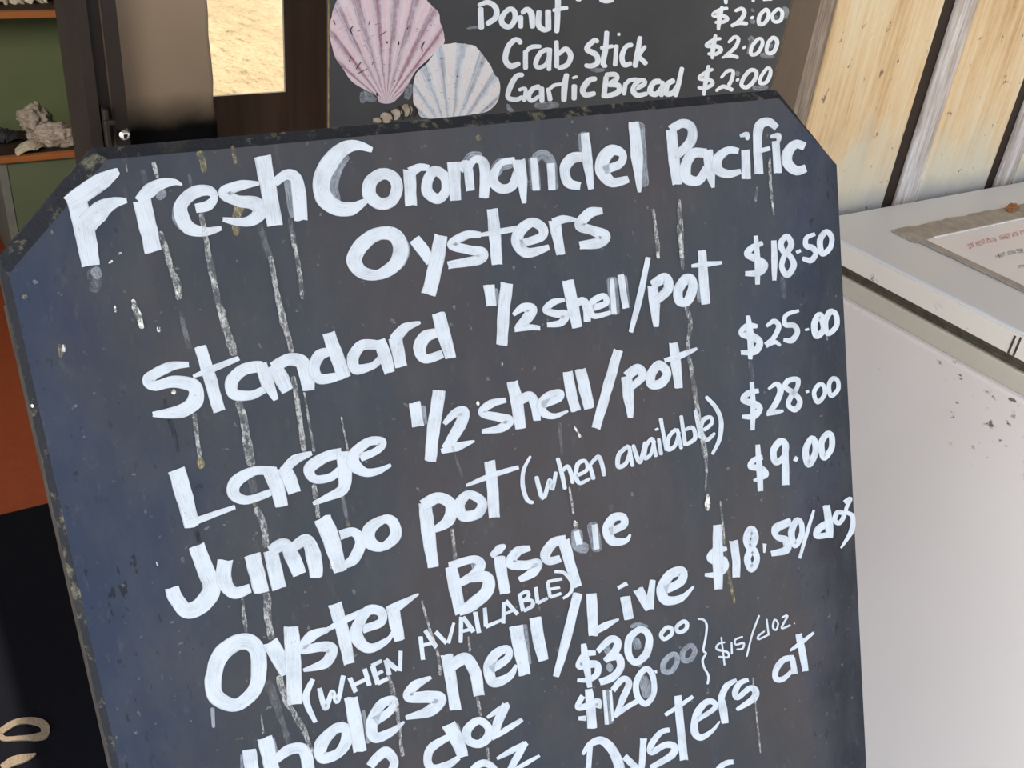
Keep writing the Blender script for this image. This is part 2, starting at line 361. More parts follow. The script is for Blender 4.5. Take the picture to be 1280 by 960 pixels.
bm = bmesh.new(); bmesh.ops.create_uvsphere(bm, u_segments=20, v_segments=12, radius=.0075, matrix=Matrix.Translation(kp))
bmesh.ops.create_cone(bm, cap_ends=True, segments=16, radius1=.004, radius2=.004, depth=.03, matrix=Matrix.Translation(kp + Vector((0, .014, 0))) @ Matrix.Rotation(math.pi / 2, 4, 'X'))
o = mesh('window_knob', bm, M_CHROME, wn, True); o['label'] = 'shiny chrome knob'

# tan blind behind the glass
BY = 1.20
x0, x1 = aty(139, 20, BY).x - .012, aty(258, 20, BY).x
bl = thing('window_blind', 'tan cloth panel with shade painted at its foot hanging behind the window glass', 'blind', ((x0 + x1) / 2, BY, 1.05))
P0 = Vector(bl.location)
bm = bmesh.new(); nx, nz = 24, 40
x1b = aty(270, 170, BY).x
vs = [[None] * (nz + 1) for _ in range(nx + 1)]
for i in range(nx + 1):
    for j in range(nz + 1):
        z = 1.05 + 1.04 * j / nz; xr = x1b + (x1 - x1b) * min(1, max(0, (z - 1.1) / .25)); x = x0 + (xr - x0) * i / nx
        if i == nx: x += .004 * noise.noise((z * 30, 2, 0))
        vs[i][j] = bm.verts.new((x, BY + .003 * noise.noise((x * 9, z * 4, 0)), z))
for i in range(nx):
    for j in range(nz): bm.faces.new((vs[i][j], vs[i + 1][j], vs[i + 1][j + 1], vs[i][j + 1]))
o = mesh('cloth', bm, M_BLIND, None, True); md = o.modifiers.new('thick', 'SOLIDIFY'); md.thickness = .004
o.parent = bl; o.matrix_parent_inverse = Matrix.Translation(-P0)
o = boxes('top_rail', [(x0, x1, BY - .012, BY + .012, 2.09, 2.12)], M_DARKFRAME, None, .003); o.parent = bl; o.matrix_parent_inverse = Matrix.Translation(-P0)

# ------------------------------------------------------------------ cabinet with shells, seen through the doorway
CY = 3.3; cx0, cx1 = .315, .68
zl0, zl1 = .385, aty(50, 192, CY).z; zu0, zu1 = aty(50, 21.5, CY).z, aty(50, 13, CY).z
cab = thing('display_cabinet', 'sage green shelf cabinet with orange timber shelf edges inside the doorway', 'cabinet', ((cx0 + cx1) / 2, CY, 0))
def cpart(o): o.parent = cab; o.matrix_parent_inverse = Matrix.Translation(-Vector(cab.location)); return o
cpart(boxes('base_panel', [(cx0 + .025, cx1, CY + .005, CY + .4, 0, zl0)], M_GREEN))
cpart(boxes('side_trim', [(cx0, cx0 + .024, CY, CY + .4, 0, zl0)], M_CABGREY))
cpart(boxes('back_panel', [(-.3, cx1, CY + .24, CY + .4, zl0, 1.6)], M_GREENBACK))
for a, b in ((zl0, zl1), (zu0, zu1)):
    o = cpart(boxes('shelf', [(cx0 - (.3 if a > .6 else 0), cx1, CY + .012, CY + .24, a, b)], M_GROOVE))
    e = boxes('shelf_edge', [(cx0 - (.3 if a > .6 else 0), cx1, CY - .012, CY + .0115, a, b)], M_SHELFEDGE, None, .002); e['label'] = 'orange varnished front edge'
    e.parent = o; e.matrix_parent_inverse = Matrix.Identity(4)
cpart(boxes('side_panel', [(cx1, cx1 + .02, CY, CY + .4, 0, 1.6)], M_GREEN))

def scallop(name, label, cat, pos, size, mat, rot, ribs=12, h=.38, ruffle=.06, group=None):
    bm = bmesh.new(); na, nr = ribs * 6, 14; rows = []
    for i in range(na + 1):
        a = math.radians(-78 + 156 * i / na); row = []
        for j in range(nr + 1):
            r = .04 + .96 * j / nr; rib = math.cos(i / 6 * 2 * math.pi)
            R = size * r * (1 + ruffle * rib * r - .12 * abs(a) ** 2 * .3)
            z = size * h * (1 - (2 * r - .75) ** 2 * .62) * math.cos(a * .75) + size * .035 * rib * r
            row.append(bm.verts.new((R * math.sin(a), R * math.cos(a) - size * .5, max(z, 0) - size * h * .1)))
        rows.append(row)
    for r0, r1 in zip(rows, rows[1:]):
        for j in range(nr): bm.faces.new((r0[j], r0[j + 1], r1[j + 1], r1[j]))
    bmesh.ops.remove_doubles(bm, verts=bm.verts[:], dist=1e-5)
    o = mesh(name, bm, mat, None, True); md = o.modifiers.new('thick', 'SOLIDIFY'); md.thickness = size * .05
    o.rotation_euler = rot; o.location = pos; return tag(o, label, cat, group)
def oyster(name, label, cat, pos, sx_, sy_, sz_, seed, mat, rz=0, group=None):
    bm = bmesh.new(); bmesh.ops.create_icosphere(bm, subdivisions=5, radius=1)
    for v_ in bm.verts:
        p = v_.co.copy(); q = p * 1.6 + Vector((seed, 0, 0))
        k = 1 + .32 * noise.noise(q) + .22 * noise.noise(q * 2.3) + .13 * noise.noise(q * 5) + .05 * noise.noise(q * 11)
        lay = .05 * math.sin(p.length * 3 + 14 * (p.z + .4 * noise.noise(q * 1.4)))
        v_.co = Vector((p.x * (k + lay) * sx_, p.y * (k + lay) * sy_, max(-.55, p.z * k) * sz_))
    o = mesh(name, bm, mat, None, True); o.location = (pos[0], pos[1], pos[2] + .55 * sz_); o.rotation_euler = (0, 0, rz); return tag(o, label, cat, group)
OG = 'oyster shells on the lower shelf'
def onshelf(px, py, z): return atz(px, py, z)
p = onshelf(37, 188, zl1); scallop('clam_shell', 'small pale clam shell at the front of the lower shelf', 'shell', p + Vector((0, 0, .006)), .062, M_SHELLW, (.25, 0, .5), ribs=8, h=.5, ruffle=.01)
p = onshelf(14, 184, zl1); scallop('mussel_shell', 'dark charcoal shell at the far left of the lower shelf', 'shell', p + Vector((-.02, .07, .006)), .09, M_SHELLD, (.3, 0, .2), ribs=9, h=.5, ruffle=.01)
p = onshelf(52, 174, zl1); oyster('oyster_shell', 'pink and grey oyster shell behind the small pale clam', 'shell', p + Vector((.0, .10, 0)), .05, .045, .055, 3.1, M_SHELLP, .3, OG)
p = onshelf(74, 182, zl1); oyster('oyster_shell', 'long craggy oyster shell in the middle of the lower shelf', 'shell', p + Vector((0, .02, 0)), .075, .045, .042, 8.4, M_SHELLP, -.2, OG)
p = onshelf(101, 178, zl1); oyster('oyster_shell', 'small oyster shell half hidden by the door jamb', 'shell', p + Vector((.022, .02, 0)), .03, .03, .06, 5.7, M_SHELLP, 0, OG)
p = onshelf(28, 12, zu1); scallop('giant_clam_shell', 'large white fluted clam shell on the upper shelf', 'shell', p + Vector((0, .10, .065)), .17, M_SHELLW, (-1.9, 0, .1), ribs=9, h=.35, ruffle=.10)
p = onshelf(74, 12, zu1); oyster('dark_shell', 'dark knobbly shell right of the large fluted clam', 'shell', p + Vector((.05, .04, 0)), .04, .04, .035, 2.2, M_SHELLD)

# doormat
ml, mr = -.62, .42; my0, my1 = 1.17, 2.05
bm = bmesh.new(); outl = [Vector((ml, my0, 0)), Vector((mr, my0, 0)), Vector((mr, my1 - .03, 0)), Vector((mr - .02, my1 - .01, 0)), Vector((ml, my1, 0))]
a = [bm.verts.new(p) for p in outl]; b = [bm.verts.new(p + Vector((0, 0, .010))) for p in outl]; n = len(a)
bm.faces.new(a[::-1]); bm.faces.new(b)
for i in range(n): bm.faces.new((a[i], a[(i + 1) % n], b[(i + 1) % n], b[i]))
mat_o = tag(mesh('doormat', bm, M_MATBLACK), 'black doormat with cream lettering lying in the doorway', 'mat')
o = strokes('mat_letter', (0, 860, 9.6), ['o -10,560,85 60,500,75 200,420,75 340,400,70 480,420,95 545,490,120 520,580,100 330,605,65 200,615,55 60,620,65', '30,970,80 140,900,120 260,860,115 350,835,80 435,800,15'],
            lambda x, y: atz(x, y, .010), Vector((0, 0, 1)), [M_MATCREAM], mat_o, .0002, 5, .003, .09); o['label'] = 'cream woven letters'

# ------------------------------------------------------------------ chest freezer at the right
FX0, FX1, FY0, FY1, FZ = 1.400, 2.75, .28, 1.118, .915
fz = thing('chest_freezer', 'scuffed white chest freezer against the plywood wall', 'freezer', ((FX0 + FX1) / 2, (FY0 + FY1) / 2, -.06))
def fpart(o): o.parent = fz; o.matrix_parent_inverse = Matrix.Translation(-Vector(fz.location)); return o
fpart(boxes('body', [(FX0 + .004, FX1 - .004, FY0 + .004, FY1 - .004, -.059, .822)], M_FREEZER, None, .012, 3))
o = fpart(boxes('trim_band', [(FX0 + .001, FX1 - .001, FY0 + .001, FY1 - .001, .8225, .856)], M_TRIM, None, .003)); o['label'] = 'cream plastic band under the lid'
o = fpart(boxes('gasket', [(FX0 + .007, FX1 - .007, FY0 + .007, FY1 - .007, .8562, .8655), (FX0 + .003, FX1 - .003, FY0 + .003, FY1 - .003, .8657, .8735)], M_GASKET, None, .002)); o['label'] = 'grimy dark rubber seal'
lid = fpart(boxes('lid', [(FX0 + .0005, FX1, FY0, FY1, .8737, FZ)], M_LID, None, .004, 3)); o = lid; o['label'] = 'pale lid'
sk = boxes('lid_side', [(FX0 - .0015, FX0 + .004, FY0 + .01, FY1 - .004, .8745, FZ - .0045)], M_LIDSIDE, None, .0015); sk.parent = lid; sk.matrix_parent_inverse = Matrix.Identity(4); sk['label'] = 'scuffed cream side of the lid'
sm = boxes('lid_seam', [(FX0 - .003, FX0 - .0008, .665, .668, .876, .908), (FX0 - .003, FX0 - .0008, .674, .677, .876, .906)], M_GASKET, None); sm.parent = lid; sm.matrix_parent_inverse = Matrix.Identity(4)
# framed notice taped on the lid
nt = thing('notice_sheet', 'white printed notice taped flat on the freezer lid', 'notice', (1.75, .8, FZ))
def npart(o): o.parent = nt; o.matrix_parent_inverse = Matrix.Translation(-Vector(nt.location)); return o
q0 = atz(1122, 289, FZ); nx0, ny1 = 1.535, 1.022; nx1, ny0 = 2.25, .52
M_PAPER = plain('white laminated paper', (.72, .69, .70), .35, .5, var=.04, scale=9)
npart(boxes('paper', [(nx0 + .02, nx1, ny0, ny1 - .045, FZ + .0004, FZ + .0012)], M_PAPER))
bm = bmesh.new(); R = random.Random(4)
def tapestrip(pts):
    prev = None
    for i, (x, y, hx, hy) in enumerate(pts):
        a = bm.verts.new((x - hx + R.uniform(-.003, .003) * (hx == 0), y - hy + R.uniform(-.0025, .0025), FZ + .0022)); b = bm.verts.new((x + hx, y + hy + R.uniform(-.0025, .0025), FZ + .0022))
        if prev: bm.faces.new((prev[0], a, b, prev[1]))
        prev = (a, b)
tapestrip([(nx0 - .006 + i * (nx1 - nx0) / 30, ny1 - .024, 0, .026 + .004 * noise.noise((i * .5, 0, 0))) for i in range(31)])
tapestrip([(nx0 + .012, ny1 - .052 - i * (ny1 - ny0) / 20, .010, 0) for i in range(21)])
o = npart(mesh('tape_border', bm, M_TAPE)); md = o.modifiers.new('t', 'SOLIDIFY'); md.thickness = .0016; md.offset = 0
o['label'] = 'grimy grey tape around the sheet'
o = npart(boxes('clear_edge', [(nx0 + .05, nx1, ny1 - .052, ny1 - .048, FZ + .0012, FZ + .0032)], plain('clear tape edge', (.75, .74, .74), .2, .6), None, .0006))
M_REDINK = drip_mat('faded red print', (.55, .12, .10), (.70, .30, .26), .85); M_GREYINK = drip_mat('faded black print', (.10, .10, .13), (.2, .2, .24), .9)
def printline(px0, py0, px1, py1, wpx, seed):
    R = random.Random(seed); out = []; x = 0.0
    while x < 1:
        l = R.uniform(.05, .12); x2 = min(1, x + l)
        out.append('%f,%f,%f %f,%f,%f' % (px0 + (px1 - px0) * x, py0 + (py1 - py0) * x + R.uniform(-1, 1), wpx * R.uniform(.6, 1), px0 + (px1 - px0) * x2, py0 + (py1 - py0) * x2 + R.uniform(-1, 1), wpx * R.uniform(.6, 1))); x = x2 + R.uniform(.01, .03)
    return out
Z = Vector((0, 0, 1)); onlid = lambda x, y: atz(x, y, FZ + .0012)
npart(strokes('red_print', (0, 0, 1), printline(1210, 308, 1330, 278, 8, 1), onlid, Z, [M_REDINK], None, .0004))['label'] = 'faded red line of print'
npart(strokes('black_print', (0, 0, 1), printline(1272, 334, 1350, 318, 5, 3), onlid, Z, [M_GREYINK], None, .0004))['label'] = 'faded black lines of print'
npart(strokes('black_print', (0, 0, 1), printline(1244, 321, 1350, 295, 6, 2), onlid, Z, [M_GREYINK], None, .0004))['label'] = 'faded black lines of print'
pl = atz(1264, 263, FZ); lf = oyster('dry_leaf', 'crumpled brown dry leaf on the taped edge of the notice', 'leaf', (pl.x, pl.y, FZ + .003), .022, .010, .006, 9.9, plain('dry leaf', (.30, .14, .06), .8, .2, var=.4, scale=90), .3)

# ------------------------------------------------------------------ price board hanging in front of the window
Y2 = 1.10
at2 = lambda x, y: aty(x, y, Y2); N2V = Vector((0, -1, 0))
bx0, bx1 = aty(412, 60, Y2).x, (aty(989, 0, Y2).x + aty(965, 110, Y2).x) / 2
b2 = thing('price_board', 'black hand painted price board with painted shells, upright against the window', 'sign', ((bx0 + bx1) / 2, Y2, 1.061))
def bpart(o): o.parent = b2; o.matrix_parent_inverse = Matrix.Translation(-Vector(b2.location)); return o
bpart(boxes('panel', [(bx0, bx1, Y2, Y2 + .008, 1.061, 2.0)], M_BOARD2))
for r_ in ((bx0 - .0012, bx0 - .0001, Y2 - .0004, Y2 + .0022, 1.061, 2.0), (bx1 + .0001, bx1 + .0010, Y2 - .0003, Y2 + .002, 1.061, 2.0)):
    o = bpart(boxes('edge_strip', [r_], M_GOLDEDGE)); o['label'] = 'worn gold coloured edge'

def fan(name, outline, hinge, region, stops, kmul, seed, base_lift=.0006):
    """a painted shell: closed outline, stripes fanning from the hinge"""
    ox, oy, sc = region; out = [(ox + x / sc, oy + y / sc) for x, y in outline]; hx, hy = ox + hinge[0] / sc, oy + hinge[1] / sc
    ptsd = catmull([(x, y, 1) for x, y in out], True, 1.5)
    def scal(x, y):
        an = math.atan2(x - hx, hy - y); rr_ = math.hypot(x - hx, y - hy); k_ = 1 + (.016 * math.cos(an * kmul * .62 + 1) + .006 * noise.noise((an * 30, seed, 0))) * (rr_ > 40)
        return hx + (x - hx) * k_, hy + (y - hy) * k_, 1
    ptsd = [scal(x, y) for x, y, _ in ptsd]; cx_ = sum(p[0] for p in out) / len(out); cy_ = sum(p[1] for p in out) / len(out)
    bm = bmesh.new(); uvl = bm.loops.layers.uv.new('UVMap'); n_ = len(ptsd) - 1; rows = []
    for i in range(n_):
        x, y, _ = ptsd[i]; row = []
        for t_ in (0.02, .25, .5, .75, .92, 1):
            qx, qy = cx_ + (x - cx_) * t_, cy_ + (y - cy_) * t_
            row.append((bm.verts.new(at2(qx, qy) + N2V * base_lift), (math.atan2(qx - hx, hy - qy), math.hypot(qx - hx, qy - hy) / 100)))
        rows.append(row)
    for i in range(n_):
        r0, r1 = rows[i], rows[(i + 1) % n_]
        for j in range(5):
            q = (r0[j], r0[j + 1], r1[j + 1], r1[j]); f = bm.faces.new([e[0] for e in q])
            for l_, e in zip(f.loops, q): l_[uvl].uv = e[1]
    t = NT(name + ' paint').set(.65, .3); tc = t.node('ShaderNodeTexCoord'); sx = t.node('ShaderNodeSeparateXYZ'); t.link(tc.outputs['UV'], sx.inputs[0])
    n1 = t.noise(t.coord('Object'), 38, 5, .7); n2 = t.noise(t.coord('Object', (1, 1, 1)), 150, 4, .7)
    wv = t.math('ADD', t.math('MULTIPLY', t.math('SINE', t.math('ADD', t.math('MULTIPLY', sx.outputs[0], kmul), t.math('MULTIPLY', n1, 3.2))), .5), .5)
    mp = t.node('ShaderNodeMapping'); mp.inputs['Scale'].default_value = (kmul * .9, .8, 1); t.link(tc.outputs['UV'], mp.inputs[0]); wide = t.noise(mp.outputs[0], 1.0, 3, .6)
    f_ = t.math('ADD', t.math('MULTIPLY', wv, .24), t.math('ADD', t.math('MULTIPLY', wide, .46), t.math('ADD', t.math('MULTIPLY', n2, .16), t.math('MULTIPLY', n1, .14))))
    c = t.ramp(f_, stops); mp2 = t.node('ShaderNodeMapping'); mp2.inputs['Scale'].default_value = (3, 14, 1); t.link(tc.outputs['UV'], mp2.inputs[0])
    ck = t.ramp(t.noise(mp2.outputs[0], 2.2, 5, .7), [(.62, 0.0), (.66, .8)]); c = t.mix(ck, c, (.14, .10, .11)); t.base(c); t.bump(n2, .2, .001)
    return bpart(mesh(name, bm, t.m))
K8 = (400, 0, 5.3333)
PINK = [(.30, (.46, .12, .15)), (.39, (.44, .33, .38)), (.47, (.70, .56, .61)), (.58, (.82, .58, .61)), (.68, (.78, .72, .75)), (.8, (.90, .84, .85))]
o = fan('painted_shell', [(285, 590), (215, 545), (150, 455), (92, 370), (68, 250), (72, 130), (85, 40), (140, -40), (250, -120), (420, -150), (580, -120), (700, -20), (745, 25), (785, 90), (795, 155), (825, 200), (828, 285), (745, 370), (640, 470), (570, 590), (500, 670), (450, 690), (395, 680), (370, 635)], (440, 700), K8, PINK, 34, 1)
o['label'] = 'painted pink fan shell'
for hs in (['290,610,40 290,650,60 275,685,20', '300,600,40 330,650,60 375,662,20'], ['600,560,30 590,610,60 575,660,30']):
    bpart(strokes('painted_shell_hinge', K8, hs, at2, N2V, [M_WASH2, M_WASH2], None, .0005, 3))
M_CRACK = plain('black crack paint', (.05, .035, .04), .8, .2)
for i, cs in enumerate(['218,170,5 200,200,9 215,235,5', '695,272,6 676,310,10 680,345,5', '522,272,6 520,300,11', '272,408,5 236,460,6', '315,455,4 245,490,6', '203,372,6 190,412,6', '358,402,4 342,432,6', '374,615,12 382,642,12', '330,130,4 322,165,6', '85,130,8 100,165,5', '440,205,4 400,235,5', '500,530,6 488,550,6', '585,175,5 575,200,5']):
    bpart(strokes('painted_crack', K8, ['r ' + cs], at2, N2V, [M_CRACK], None, .0014, i, 0, .2))
PEARL = [(.30, (.42, .31, .31)), (.39, (.54, .55, .61)), (.50, (.80, .80, .83)), (.60, (.86, .74, .70)), (.68, (.84, .84, .87)), (.8, (.95, .94, .95))]
o = fan('painted_shell', [(690, 440), (740, 372), (800, 312), (855, 300), (900, 283), (960, 280), (1025, 305), (1060, 348), (1100, 392), (1140, 430), (1165, 495), (1188, 540), (1195, 640), (1165, 700), (1090, 748), (900, 775), (700, 788), (650, 745), (622, 680), (615, 570), (640, 500)], (870, 930), K8, PEARL, 26, 2, .0009)
o['label'] = 'painted pearl white fan shell'
M_SNAIL = shellmat('painted spiral shell', (.16, .10, .06), (.38, .28, .20), (.58, .49, .40)); M_SNAILD = plain('dark brown paint', (.05, .03, .02), .7, .2)
o = strokes('painted_spiral_shell', K8, ['r 350,800,30 410,798,40', 'r 400,770,60 470,795,75', 'r 470,745,85 525,780,85', 'r 540,720,95 610,745,80'], at2, N2V, [M_SNAIL, M_SNAILD], None, .0010, 8, 0, .03); bpart(o); o['label'] = 'painted brown spiral shell'
for i, cs in enumerate(['388,778,8 412,800,10 400,822,8', '452,735,12 482,770,13 484,812,10', '520,705,14 552,745,16 548,798,12', '585,690,8 600,740,9 580,785,8', '612,695,10 642,735,14 620,782,10']):
    bpart(strokes('spiral_band', K8, ['r ' + cs], at2, N2V, [M_SNAILD], None, .0016, i, 0, .1))
T2 = [
 ('Donut', (580, 0, 6.4), ['130,55,45 136,235,48', '108,45,30 190,18,42 252,60,46 250,140,48 175,195,40', 'o 355,75,40 300,140,46 310,195,46 365,212,40 408,150,46 398,85,42', '450,120,42 452,228,42', '458,110,35 500,75,42 537,110,50 546,228,42', '600,80,45 595,195,48 640,238,42 685,225,30', '670,75,50 672,248,48', '752,-40,46 745,130,46 738,264,40', '705,85,30 770,68,36 832,62,30', 'g 20,230,20 70,220,22 130,215,20']),
 ('Crab', (580, 0, 6.4), ['460,350,40 415,315,42 355,370,46 328,470,46 372,528,46 448,502,38', '490,400,42 490,558,40', '495,410,36 540,375,36 618,370,30', '680,390,30 612,420,42 572,500,42 590,538,36 655,515,36 682,430,30', '682,380,42 678,567,36', '737,322,36 740,545,42', '748,440,32 810,392,42 852,445,46 820,520,42 745,545,36']),
 ('Stick', (720, 0, 6.4), ['178,340,38 145,322,42 85,390,46 160,440,46 168,500,46 120,527,42 65,520,35', '245,245,38 235,380,46 215,510,46 250,528,30', '190,385,32 300,368,30', '322,355,36 310,530,36', '330,282,32 352,265,26', '455,358,36 400,372,38 365,450,42 385,518,42 445,500,36', '512,288,38 490,420,46 468,540,40', '556,365,30 490,450,38', '490,440,36 565,515,42', 'g 110,545,30 160,560,40 230,555,20']),
 ('Garlic', (580, 0, 6.4), ['478,600,36 420,608,42 365,700,46 352,778,42 420,795,38 470,770,30', '432,722,30 490,712,32 478,815,36', '610,690,42 548,712,42 515,770,42 540,805,36 605,765,32', '618,690,46 622,822,40', '668,700,32 690,808,42', '680,715,32 720,682,32 792,670,26', '822,585,42 802,700,52 796,815,42', '880,672,46 878,802,42', '862,625,22 908,610,26', '1062,628,36 1000,642,46 950,710,52 970,758,46 1052,742,36', 'g 345,830,30 360,870,40 400,890,20', 'g 560,840,40 640,845,60 760,835,40']),
 ('Bread', (720, 0, 6.4), ['240,605,46 220,785,42', '228,600,36 310,595,42 322,632,42 240,682,32', '250,680,32 335,682,46 332,738,46 228,772,36', '396,655,36 380,762,36', '395,672,32 430,642,36 492,632,30', '470,712,36 545,672,36 542,642,32 490,652,42 455,720,46 490,762,42 572,745,36', '680,650,42 620,660,46 590,730,46 640,752,42 692,690,40', '692,645,36 680,775,36', '790,640,42 730,672,46 720,745,46 770,742,42 812,680,40', '848,535,36 820,660,42 792,775,36']),
 ('$2.00 beside Donut', (860, 0, 8), ['400,80,30 310,100,38 248,150,42 350,160,42 392,190,42 340,222,38 262,222,30', '340,58,36 315,180,52 300,302,30', '462,112,30 530,85,42 562,120,46 530,190,46 450,255,40', '425,260,36 510,230,42 598,238,36', '618,185,26 658,165,36', 'o 775,95,40 712,160,42 710,240,42 770,222,42 805,140,42', 'o 890,92,36 840,150,36 860,215,36 922,202,42 940,130,42 920,97,36', 'g 860,160,60 885,190,60', 'g 930,90,50 980,100,60 960,190,50', 'g 630,110,60 660,90,50', 'g 620,210,50 670,220,60']),
 ('$2.00 beside Crab Stick', (860, 0, 8), ['332,385,32 250,400,38 182,455,42 290,465,42 328,500,42 270,542,38 192,535,32', '275,342,34 250,470,52 240,592,30', '398,428,26 460,370,38 502,390,42 470,470,42 360,568,30', '332,577,20 420,555,38 505,577,36', '542,487,26 578,458,30', 'o 705,385,36 640,460,40 628,540,40 690,532,36 738,450,40 738,400,36', 'o 838,380,42 790,450,42 788,525,40 850,522,42 888,440,42 878,392,42', 'g 810,430,60 830,480,60', 'g 600,400,50 640,390,60 600,540,40', 'g 720,540,50 790,560,50 860,560,30']),
 ('$2.00 beside Garlic Bread', (860, 0, 8), ['252,690,32 180,720,38 112,780,42 220,800,42 242,840,42 170,882,38 92,872,32', '205,648,34 180,780,52 155,955,36', '323,782,26 390,710,38 447,712,36 437,790,42 400,858,40', '272,912,26 350,865,42 450,903,40', '478,812,32 508,783,30', 'o 625,700,42 560,770,42 533,850,42 590,868,42 662,800,42 682,720,42', 'o 792,680,36 730,760,38 718,830,36 780,822,40 817,750,42 822,697,36', 'g 640,870,40 720,880,50 800,870,30', 'g 470,740,60 520,730,60']),
 ('stroke cut off by the frame', (860, 0, 8), ['375,-30,42 378,42,36']), ('stroke cut off by the frame', (860, 0, 8), ['640,-10,40 660,18,42']), ('stroke cut off by the frame', (860, 0, 8), ['745,2,20 845,-6,22']),
 ('stroke cut off by the frame', (720, 0, 6.4), ['-5,-8,26 40,2,22']), ('stroke cut off by the frame', (720, 0, 6.4), ['185,0,26 240,12,30 300,0,26']),
]
for i, (txt, reg, sp) in enumerate(T2):
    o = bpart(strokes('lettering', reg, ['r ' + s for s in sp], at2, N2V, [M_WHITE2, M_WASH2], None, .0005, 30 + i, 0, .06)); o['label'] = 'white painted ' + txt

# ------------------------------------------------------------------ the big leaning sign board
W0, W1 = .051, .818
DV = Vector((0, -math.sin(LEAN), -math.cos(LEAN)))       # down the face
def bp(x, d): return Vector((x, B0.y, B0.z)) + DV * d
LEN = (B0.z + .058) / math.cos(LEAN)
ch = .0745
TH = .05
sb = thing('sandwich_board', 'large black chalkboard style sign with clipped corners listing fresh oyster prices', 'sign', ((W0 + W1) / 2, .35, -.06))
sb_inv = Matrix.Translation(-Vector(sb.location))
def spart(o, label=None):
    o.parent = sb; o.matrix_parent_inverse = sb_inv
    if label: o['label'] = label
    return o
outl = [bp(W0, .064), bp(W0 + .069, .0012), bp(W1 - .075, .0012), bp(W1, .076), bp(W1, LEN), bp(W0, LEN)]
# face panel and a darker worn border along its top
e = .0095
face = [bp(W0 + .0045, .0730), bp(W0 + .0755, e), bp(W1 - .0785, e), bp(W1 - .0025, .0795), bp(W1 - .0025, LEN - .003), bp(W0 + .0045, LEN - .003)]
bm = bmesh.new()
a = [bm.verts.new(p) for p in face]
bm.faces.new(a); spart(slab('face_panel', face, -BN * .010, M_BOARD))
bm.free()
# rim: bevelled border from the face out to the silhouette and back round the sides
bm = bmesh.new(); n = len(outl)
ins = [bm.verts.new(p - BN * .0003) for p in face]; mid_ = [bm.verts.new(o_ - BN * .006) for o_ in outl]; bk = [bm.verts.new(o_ - BN * .02) for o_ in outl]
inb = [bm.verts.new(p - BN * .02) for p in face]
for i in range(n):
    j = (i + 1) % n
    bm.faces.new((ins[i], ins[j], mid_[j], mid_[i])).material_index = 0; bm.faces.new((mid_[i], mid_[j], bk[j], bk[i])).material_index = 1 if i in (4, 5) else 0; bm.faces.new((bk[i], bk[j], inb[j], inb[i])).material_index = 1
bmesh.ops.subdivide_edges(bm, edges=bm.edges[:], cuts=12, use_grid_fill=True)
for v_ in bm.verts:
    if all((v_.co - p).length > .0005 for p in face): v_.co += BN * .0009 * noise.noise(v_.co * 60)
o = spart(mesh('edge_border', bm, M_EDGE), 'worn black bevelled edge with raw timber sides'); o.data.materials.append(M_RAIL)
for sx0, sx1 in ((W0 + .001, W0 + .045), (W1 - .045, W1 - .001)):
    bm = bmesh.new(); q = [bp(sx0, ch + .02) - BN * .0205, bp(sx1, ch + .02) - BN * .0205, bp(sx1, LEN - .03) - BN * .0205, bp(sx0, LEN - .03) - BN * .0205]; bm.free()
    spart(slab('side_rail', q, -BN * .030, M_RAIL), 'raw grey brown timber rail')
q = [bp(W0 + .0455, .10) - BN * .0205, bp(W1 - .0455, .10) - BN * .0205, bp(W1 - .0455, .15) - BN * .0205, bp(W0 + .0455, .15) - BN * .0205]
spart(slab('top_rail', q, -BN * .030, M_RAIL))
# rear prop legs that hold the board up
for x_ in (W0 + .06, W1 - .10):
    top = bp(x_, .12) - BN * .052; foot = Vector((x_, 1.06, -.06))
    dirv = (foot - top).normalized(); sd_ = Vector((.04, 0, 0)); nn = dirv.cross(Vector((1, 0, 0))).normalized()
    f2 = Vector((x_, 1.06, -.0475))
    bm = bmesh.new(); spart(slab('prop_leg', [top, top + sd_, f2 + sd_, f2], nn * .022 * (1 if nn.y > 0 else -1), M_RAIL)); bm.free()

